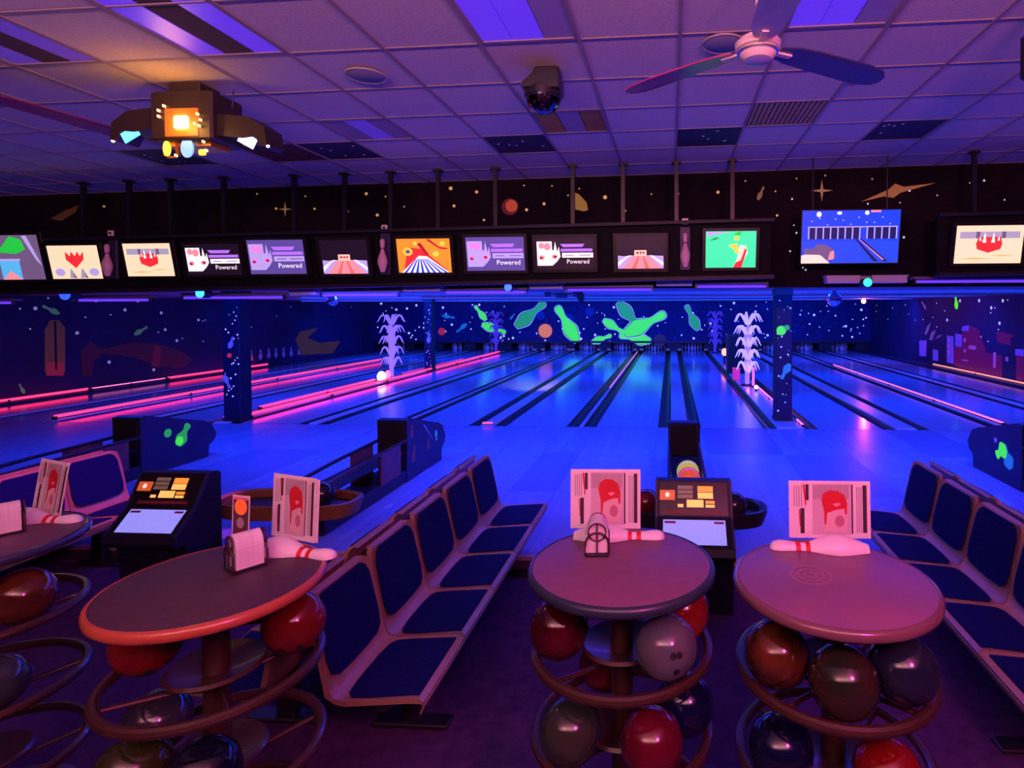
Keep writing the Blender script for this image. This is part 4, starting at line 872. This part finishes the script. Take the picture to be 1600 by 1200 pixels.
# ------------------------------------------------------------------ score consoles
def console(xc, label):
    t = thing('score_console', label, 'score console', (xc, 4.15, ZF), group='score consoles')
    w = .275; CM = M('console_black', (.007,.007,.022), .5, spec=.3)
    prof = [(4.36,ZF),(4.36,.755),(4.33,.775),(4.235,.78),(4.11,.555),(3.93,.40),(3.90,.355),(3.92,.32),(4.02,.305),(4.06,ZF)]
    obj('cabinet', MB().prism(prof, lambda a, b, h: (xc+h, a, b), -w, w), CM, t)
    for s in (-1, 1): obj('side_trim', MB().prism([(4.235,.787),(4.10,.555),(3.92,.40),(3.935,.385),(4.12,.54),(4.25,.775)], lambda a, b, h: (xc+s*(w-.006)+h, a, b), -.008, .008), NAVY, t)
    d1 = Vector((0, 4.235-4.11, .78-.555)); L1 = d1.length; d1.normalize(); n1 = Vector((0, -d1.z, d1.y))
    o1 = Vector((xc, 4.11, .555))
    def up(u, v, h): return o1+Vector((u,0,0))+d1*(v*L1)+n1*h
    kp = obj('keypad', MB().prism([(-w+.03,.04),(w-.03,.04),(w-.03,.95),(-w+.03,.95)], up, .0, .003), M('keypad_black', (.01,.008,.012), .3), t)
    KO = E('key_orange', (1.0,.30,.04), .9); KG = M('key_olive', (.30,.28,.18), .4, emit=.12, ecol=(.35,.35,.2)); KY = E('key_yellow', (1.0,.52,.12), 1.0); KR = E('key_dark_orange', (.65,.13,.03), .6)
    def key(a, b, c, d, m, h=.008): obj('key', MB().prism([(a,b),(c,b),(c,d),(a,d)], up, .002, h), m, kp)
    key(-.245,.45,-.135,.72,KR); obj('indicator', MB().prism([(-.19+.016*math.cos(i*PI/4),.59+.07*math.sin(i*PI/4)) for i in range(8)], up, .002, .011), E('indicator_glow', (1.0,.35,.3), 2), kp)
    for k in range(3): key(-.115,.50+.125*k,-.005,.60+.125*k,KG)
    for k in range(2): key(.03,.50+.18*k,.14,.66+.18*k,KO if k else KY)
    key(-.115,.26,-.075,.34,KY); key(-.05,.26,.07,.46,KY); key(.085,.26,.15,.33,KY); key(.085,.36,.15,.44,KO)
    obj('strip', MB().prism([(-.2,.08),(.2,.08),(.2,.17),(-.2,.17)], up, .002, .006), M('strip_maroon', (.18,.03,.03), .5), t)
    d2 = Vector((0, 4.11-3.93, .555-.40)); L2 = d2.length; d2.normalize(); n2 = Vector((0, -d2.z, d2.y)); o2 = Vector((xc, 3.93, .40))
    def lo(u, v, h): return o2+Vector((u,0,0))+d2*(v*L2)+n2*h
    sc_ = obj('screen', MB().prism([(-.22,.12),(.22,.12),(.22,.90),(-.22,.90)], lo, .0, .003), E('console_screen', (.30,.33,1.0), .75), t)
    obj('screen_tab', MB().prism([(-.21,.78),(-.13,.78),(-.13,.85),(-.21,.85)], lo, .003, .004), M('tab_maroon', (.3,.03,.12), .5), sc_)
    obj('screen_tab', MB().prism([(.14,.78),(.21,.78),(.21,.85),(.14,.85)], lo, .003, .004), M('tab_maroon', (.3,.03,.12), .5), sc_)
console(.165, 'black score console with glowing keypad between the two right tables')
console(-3.86, 'black score console with glowing keypad left of the orange-edged table')
# ------------------------------------------------------------------ round tables on ball racks
ZT = 1.09
def table(cx_, cy_, topm, edgem, label):
    t = thing('ball_rack_table', label, 'table', (cx_, cy_, ZF), group='round tables on ball racks')
    R = .345; n = 56
    obj('tabletop', MB().lathe([(R-.03,-.034),(R-.008,-.03),(R-.012,-.002),(R-.016,0)], (cx_,cy_,ZT), n), topm, t, smooth=True, ang=30)
    e = [(R-.014,-.036),(R-.004,-.037),(R+.004,-.030),(R+.006,-.018),(R+.003,-.006),(R-.004,.0),(R-.012,.001)]
    obj('edge_band', MB().lathe(e+[(R-.014,-.036)], (cx_,cy_,ZT), n), edgem, t, smooth=True, ang=60)
    obj('pedestal', MB().cyl((cx_,cy_,ZF+.02),(cx_,cy_,ZT-.03), .042, n=20), BROWN, t, smooth=True)
    obj('top_plate', MB().lathe([(.05,-.075),(.14,-.045),(.14,-.035)], (cx_,cy_,ZT), 24), BROWN, t, smooth=True)
    obj('base', MB().lathe([(.30,0),(.30,.02),(.10,.05),(.05,.07)], (cx_,cy_,ZF), 32), BROWN, t, smooth=True)
    for z in (.777, .467, .157):
        ring = lambda r, zz: [(cx_+r*math.cos(2*PI*i/40), cy_+r*math.sin(2*PI*i/40), zz) for i in range(40)]
        o = obj('rack_ring', MB().tube(ring(.325, z), .019, 10, True), BROWN, t, smooth=True)
        obj('inner_ring', MB().lathe([(.045,-.03),(.13,-.012),(.155,.008),(.145,.018),(.045,-.01)], (cx_,cy_,z), 32), BROWN, o, smooth=True)
        for k in range(4):
            a = PI/4+k*PI/2; obj('spoke', MB().cyl((cx_+.04*math.cos(a),cy_+.04*math.sin(a),z-.052),(cx_+.322*math.cos(a),cy_+.322*math.sin(a),z-.014), .009, n=8), BROWN, o, smooth=True)
    return t
T1, T2, T3, T4 = (-.186,2.152), (.575,2.062), (-1.615,1.931), (-2.90,2.22)
table(*T1, M('laminate_tan', (.20,.085,.16), .48, noise=30, col2=(.18,.075,.145)), M('edge_blue', (.02,.035,.06), .35, coat=.1), 'round tan table with dark blue edge, third from left')
table(*T2, M('laminate_swirl', (.25,.10,.19), .42, noise=5, col2=(.20,.095,.21)), M('edge_rose', (.16,.08,.09), .22, coat=.4), 'round rosy table with swirl stains at the right')
table(*T3, M('laminate_dark', (.065,.03,.055), .48, noise=30, col2=(.055,.026,.05)), M('edge_orange', (.40,.09,.045), .3, coat=.4), 'round dark table with orange edge at the left')
table(*T4, M('laminate_brown', (.13,.06,.10), .45, noise=30, col2=(.11,.05,.09)), M('edge_navy', (.03,.035,.09), .25, coat=.4), 'round brown table cut by the left edge of the photo')
# ring stains on the right table
def ringstain(cx_, cy_, r, w):
    mb = MB(); n = 40; vs = []; fs = []
    for i in range(n):
        a = 2*PI*i/n
        for q in (r-w, r+w): vs.append((cx_+q*math.cos(a), cy_+q*math.sin(a), ZT+.0012))
    for i in range(n): j = (i+1) % n; fs.append((2*i,2*i+1,2*j+1,2*j))
    return mb.add(vs, fs)
tt = [o for o in bpy.data.objects if o.name.startswith('tabletop')][1]
for r in (.07, .045, .02): obj('ring_stain', ringstain(.50, 2.08, r, .006), M('stain', (.30,.14,.25), .5), tt)
# balls in the racks
def rb(T, ang, tier, key, c1, c2, label, rot=None):
    a = math.radians(ang); z = (.872, .562, .252)[tier]
    ball((T[0]+.238*math.cos(a), T[1]+.238*math.sin(a), z), key, c1, c2, label, rot)
rb(T1, 198, 0, 'maroon', (0.0660,0.0042,0.0102), (0.0330,0.0018,0.0066), 'dark maroon bowling ball at upper left under the blue-edged table')
rb(T1, -45, 0, 'slate', (0.0660,0.0858,0.1056), (0.0990,0.0792,0.0990), 'grey-blue bowling ball with visible finger holes under the blue-edged table', (-.25, 0, .35))
rb(T1, 18, 0, 'vermilion', (0.2148,0.0168,0.0102), (0.1650,0.0102,0.0102), 'bright orange-red bowling ball at right rear under the blue-edged table')
rb(T1, 112, 1, 'crimson', (0.1320,0.0048,0.0102), (0.0990,0.0036,0.0066), 'crimson bowling ball behind the post in the lower rack of the blue-edged table')
rb(T1, 225, 1, 'moss', (0.0330,0.0366,0.0234), (0.0198,0.0300,0.0264), 'murky green bowling ball in the lower rack of the blue-edged table')
rb(T1, -60, 1, 'ruby', (0.1056,0.0042,0.0168), (0.0726,0.0036,0.0132), 'deep red bowling ball in the lower front rack of the blue-edged table')
rb(T1, -2, 1, 'indigo', (0.0048,0.0066,0.0528), (0.0036,0.0042,0.0264), 'dark indigo bowling ball in the lower right rack of the blue-edged table')
rb(T2, -155, 0, 'amber', (0.0990,0.0264,0.0102), (0.0330,0.0102,0.0048), 'amber swirl bowling ball at upper left under the rosy table')
rb(T2, -98, 0, 'dark_green', (0.0102,0.0198,0.0114), (0.0300,0.0150,0.0102), 'dark green bowling ball in the middle under the rosy table')
rb(T2, -41, 0, 'midnight', (0.0084,0.0114,0.0366), (0.0132,0.0168,0.0300), 'midnight blue bowling ball at upper right under the rosy table')
rb(T2, -62, 1, 'scarlet', (0.1650,0.0066,0.0066), (0.1320,0.0048,0.0048), 'scarlet bowling ball in the lower rack under the rosy table')
rb(T2, -150, 1, 'navy', (0.0042,0.0054,0.0396), (0.0036,0.0042,0.0198), 'navy bowling ball in the lower left rack under the rosy table')
rb(T3, 186, 0, 'tomato', (0.1980,0.0132,0.0084), (0.1488,0.0066,0.0066), 'tomato red bowling ball at left under the orange-edged table')
rb(T3, 33, 0, 'brick', (0.1584,0.0132,0.0102), (0.1158,0.0066,0.0066), 'brick red bowling ball at right under the orange-edged table')
rb(T3, -120, 1, 'olive', (0.0330,0.0330,0.0066), (0.0198,0.0234,0.0066), 'olive bowling ball in the lower rack of the orange-edged table')
rb(T3, -60, 1, 'ink', (0.0048,0.0060,0.0198), (0.0036,0.0042,0.0132), 'inky dark bowling ball in the lower front rack of the orange-edged table')
rb(T3, 178, 1, 'smoke', (0.0330,0.0330,0.0498), (0.0234,0.0234,0.0366), 'smoky grey bowling ball in the lower left rack of the orange-edged table')
rb(T4, -8, 0, 'rust', (0.0924,0.0234,0.0102), (0.0498,0.0132,0.0066), 'rust bowling ball under the table cut by the left edge')
rb(T4, -66, 0, 'plum', (0.0396,0.0066,0.0198), (0.0264,0.0036,0.0132), 'plum bowling ball under the table cut by the left edge')
rb(T4, -30, 1, 'grey_green', (0.0330,0.0432,0.0432), (0.0264,0.0330,0.0396), 'grey-green bowling ball in the lower rack of the leftmost table')

# ------------------------------------------------------------------ things on the tables
def lying_pin(base, ang, label):
    # base: point on the table below the pin's base; axis points along ang, head end touches the table
    t = thing('pin_card_holder', label, 'bowling pin', (base[0], base[1], ZT), (0, 0, ang), group='bowling pins lying on the tables')
    # split pin lying on its flat side
    A = Matrix.Rotation(PI/2, 3, 'Y')
    def half(mb):
        mb.v = [(x, y, max(z, .0015)) for x, y, z in mb.v]; return mb
    obj('pin', half(MB().lathe(PINP, (0,0,0), 32, A)), WHITE, t, local=True, smooth=True)
    for z0, z1, r0, r1 in ((.226,.243,.0300,.0262),(.262,.281,.0246,.0260)):
        obj('neck_stripe', half(MB().lathe([(r0,z0),(r1,z1)], (0,0,.0004), 32, A)), RED, t, local=True, smooth=True)
    return t
lying_pin((-.405,2.37), math.radians(3), 'white bowling pin lying on the blue-edged table, head to the right')
lying_pin((.775,2.30), math.radians(178), 'white bowling pin lying on the rosy table, head to the left')
lying_pin((-1.665,2.19), math.radians(-10), 'white bowling pin lying on the orange-edged table')
lying_pin((-3.05,2.42), math.radians(2), 'white bowling pin lying on the leftmost table')
def flyer(c, ang, w, h, label, lean=.06, style=0):
    # sideways-printed sheet standing behind the pin; local x right, z up, front is -y
    t = thing('flyer', label, 'flyer', (c[0], c[1], ZT+.001), (-lean, 0, ang), group='flyers on the tables')
    sh = obj('sheet', MB().box(-w/2, w/2, 0, .0012, 0, h), PAPER, t, local=True)
    if style: obj('second_sheet', MB().box(-w/2+.012, w/2+.012, .006, .0072, 0, h-.006), PAPER, t, local=True)
    lay = [0]
    def pr(polys, m, nm='print'):
        lay[0] += 1; y = -.0003*lay[0]; mb = MB()
        for p in polys: mb.add([(-w/2+w*a, y, h*b) for a, b in p], [tuple(range(len(p)))])
        o = obj(nm, mb, m, sh, local=True)
        if len(polys) > 1: stuff(o)
    pr([rect(.29,.06,.76,.95)], M('print_pale', (.62,.50,.54), .6), 'photo_print')
    pr([rect(.30+.022*i,.68,.311+.022*i,.93) for i in range(20)], GREYINK, 'text_lines'); pr([rect(.06+.03*i,.55,.07+.03*i,.92) for i in range(4)]+[rect(.83+.025*i,.1,.84+.025*i,.9) for i in range(3)], GREYINK, 'text_lines')
    pr([rect(.205,.66,.245,.94), rect(.14,.08,.19,.52), rect(.905,.1,.955,.93), rect(.765,.08,.785,.94)], INK, 'dark_bars')
    pr([[(.17,.94),(.195,.94),(.215,.58),(.20,.56)], [(.12,.5),(.135,.5),(.145,.2),(.13,.2)]], RED, 'red_bars')
    pr([[(.43,.12),(.43,.45),(.50,.52),(.70,.50),(.74,.40),(.70,.12)]], M('print_face', (.72,.50,.50), .6), 'portrait_shape')
    pr([[(.40,.66),(.42,.78),(.50,.84),(.60,.83),(.68,.76),(.715,.62),(.71,.42),(.685,.42),(.68,.52),(.58,.50),(.47,.44),(.455,.24),(.435,.24),(.43,.48)]], RED, 'cap_print')
    pr([[(.53,.6),(.6,.62),(.64,.6),(.58,.55)]], M('print_pink', (.85,.35,.35), .6), 'cap_badge')
    pr([ell(.62,.30,.06,.10)], M('print_rose', (.50,.20,.26), .6), 'print_shade')
    return t
flyer((-.284,2.475), math.radians(2), .305, .255, 'large flyer with a red cap picture on the blue-edged table')
flyer((.66,2.42), math.radians(1), .335, .235, 'large flyer with a red cap picture on the rosy table')
flyer((-1.575,2.29), math.radians(-17), .245, .262, 'two-sheet flyer with stripes on the orange-edged table', style=1)
flyer((-2.92,2.50), math.radians(-20), .26, .25, 'leaning flyer with a red cap picture on the leftmost table', lean=.16)
# narrow card
t = thing('table_card', 'narrow upright card with an orange ball and a figure on the orange-edged table', 'card', (-1.715,2.175,ZT+.001), (-.05,0,math.radians(-12)))
sh = obj('sheet', MB().box(-.044,.044,0,.0015,0,.215), PAPER, t, local=True)
def pr2(polys, m, nm, k):
    mb = MB()
    for p in polys: mb.add([(-.044+.088*a, -.0004*k, .215*b) for a, b in p], [tuple(range(len(p)))])
    obj(nm, mb, m, sh, local=True)
pr2([rect(.06,.07,.94,.95)], M('card_dark', (.10,.05,.08), .6), 'card_print', 1)
pr2([ell(.5,.79,.36,.15)], E('card_orange', (1.0,.16,.04), .35), 'ball_print', 2)
pr2([rect(.06,.92,.94,.97)], M('card_pink', (.8,.2,.35), .6), 'banner_print', 3)
pr2([ell(.5,.50,.22,.10)], M('card_face', (.45,.32,.38), .6), 'portrait_print', 4)
pr2([[(.12,.08),(.2,.25),(.4,.40),(.6,.40),(.85,.25),(.94,.08)]], M('card_grey', (.38,.26,.32), .6), 'torso_print', 5)
pr2([[(.35,.40),(.65,.40),(.72,.27),(.5,.32),(.25,.27)]], M('card_maroon', (.2,.02,.05), .6), 'collar_print', 6)
# napkin holders
def napkins(c, ang, label):
    t = thing('napkin_holder', label, 'napkin holder', (c[0], c[1], ZT), (0,0,ang), group='napkin holders on the tables')
    obj('base', MB().bbox(-.045,.045,-.06,.06,.0,.010,.003), DARK, t, local=True)
    for y in (-.055, .055):
        pts = [(-.045,y,.006)]+[(.045*math.cos(a), y, .048+.045*math.sin(a)) for a in [PI-PI*i/12 for i in range(13)]]+[(.045,y,.006)]
        obj('wire_arch', MB().tube(pts, .0042, 8), M('wire_dark', (.05,.015,.03), .35), t, local=True, smooth=True)
        ring = [(.034*math.cos(2*PI*i/20), y+.002, .095+.034*math.sin(2*PI*i/20)) for i in range(20)]
        obj('wire_ring', MB().tube(ring, .0035, 6, True), M('wire_dark', (.05,.015,.03), .35), t, local=True, smooth=True)
        obj('wire_bar', MB().cyl((0,y,.01),(0,y,.128), .003, n=6), M('wire_dark', (.05,.015,.03), .35), t, local=True)
    arch = [(-.044,.012)]+[(.044*math.cos(a), .075+.058*math.sin(a)) for a in [PI-PI*i/14 for i in range(15)]]+[(.044,.012)]
    obj('napkins', MB().prism(arch, lambda a, b, h: (a, h, b), -.045, .045), M('napkin_white', (.8,.76,.76), .8, noise=(4,120,4), col2=(.7,.66,.66)), t, local=True)
napkins((-.29,2.245), math.radians(6), 'black wire napkin holder with white napkins on the blue-edged table')
napkins((-1.58,2.035), math.radians(-35), 'black napkin holder with white napkins on the orange-edged table')
napkins((-2.855,2.285), math.radians(-35), 'black napkin holder with white napkins on the leftmost table')
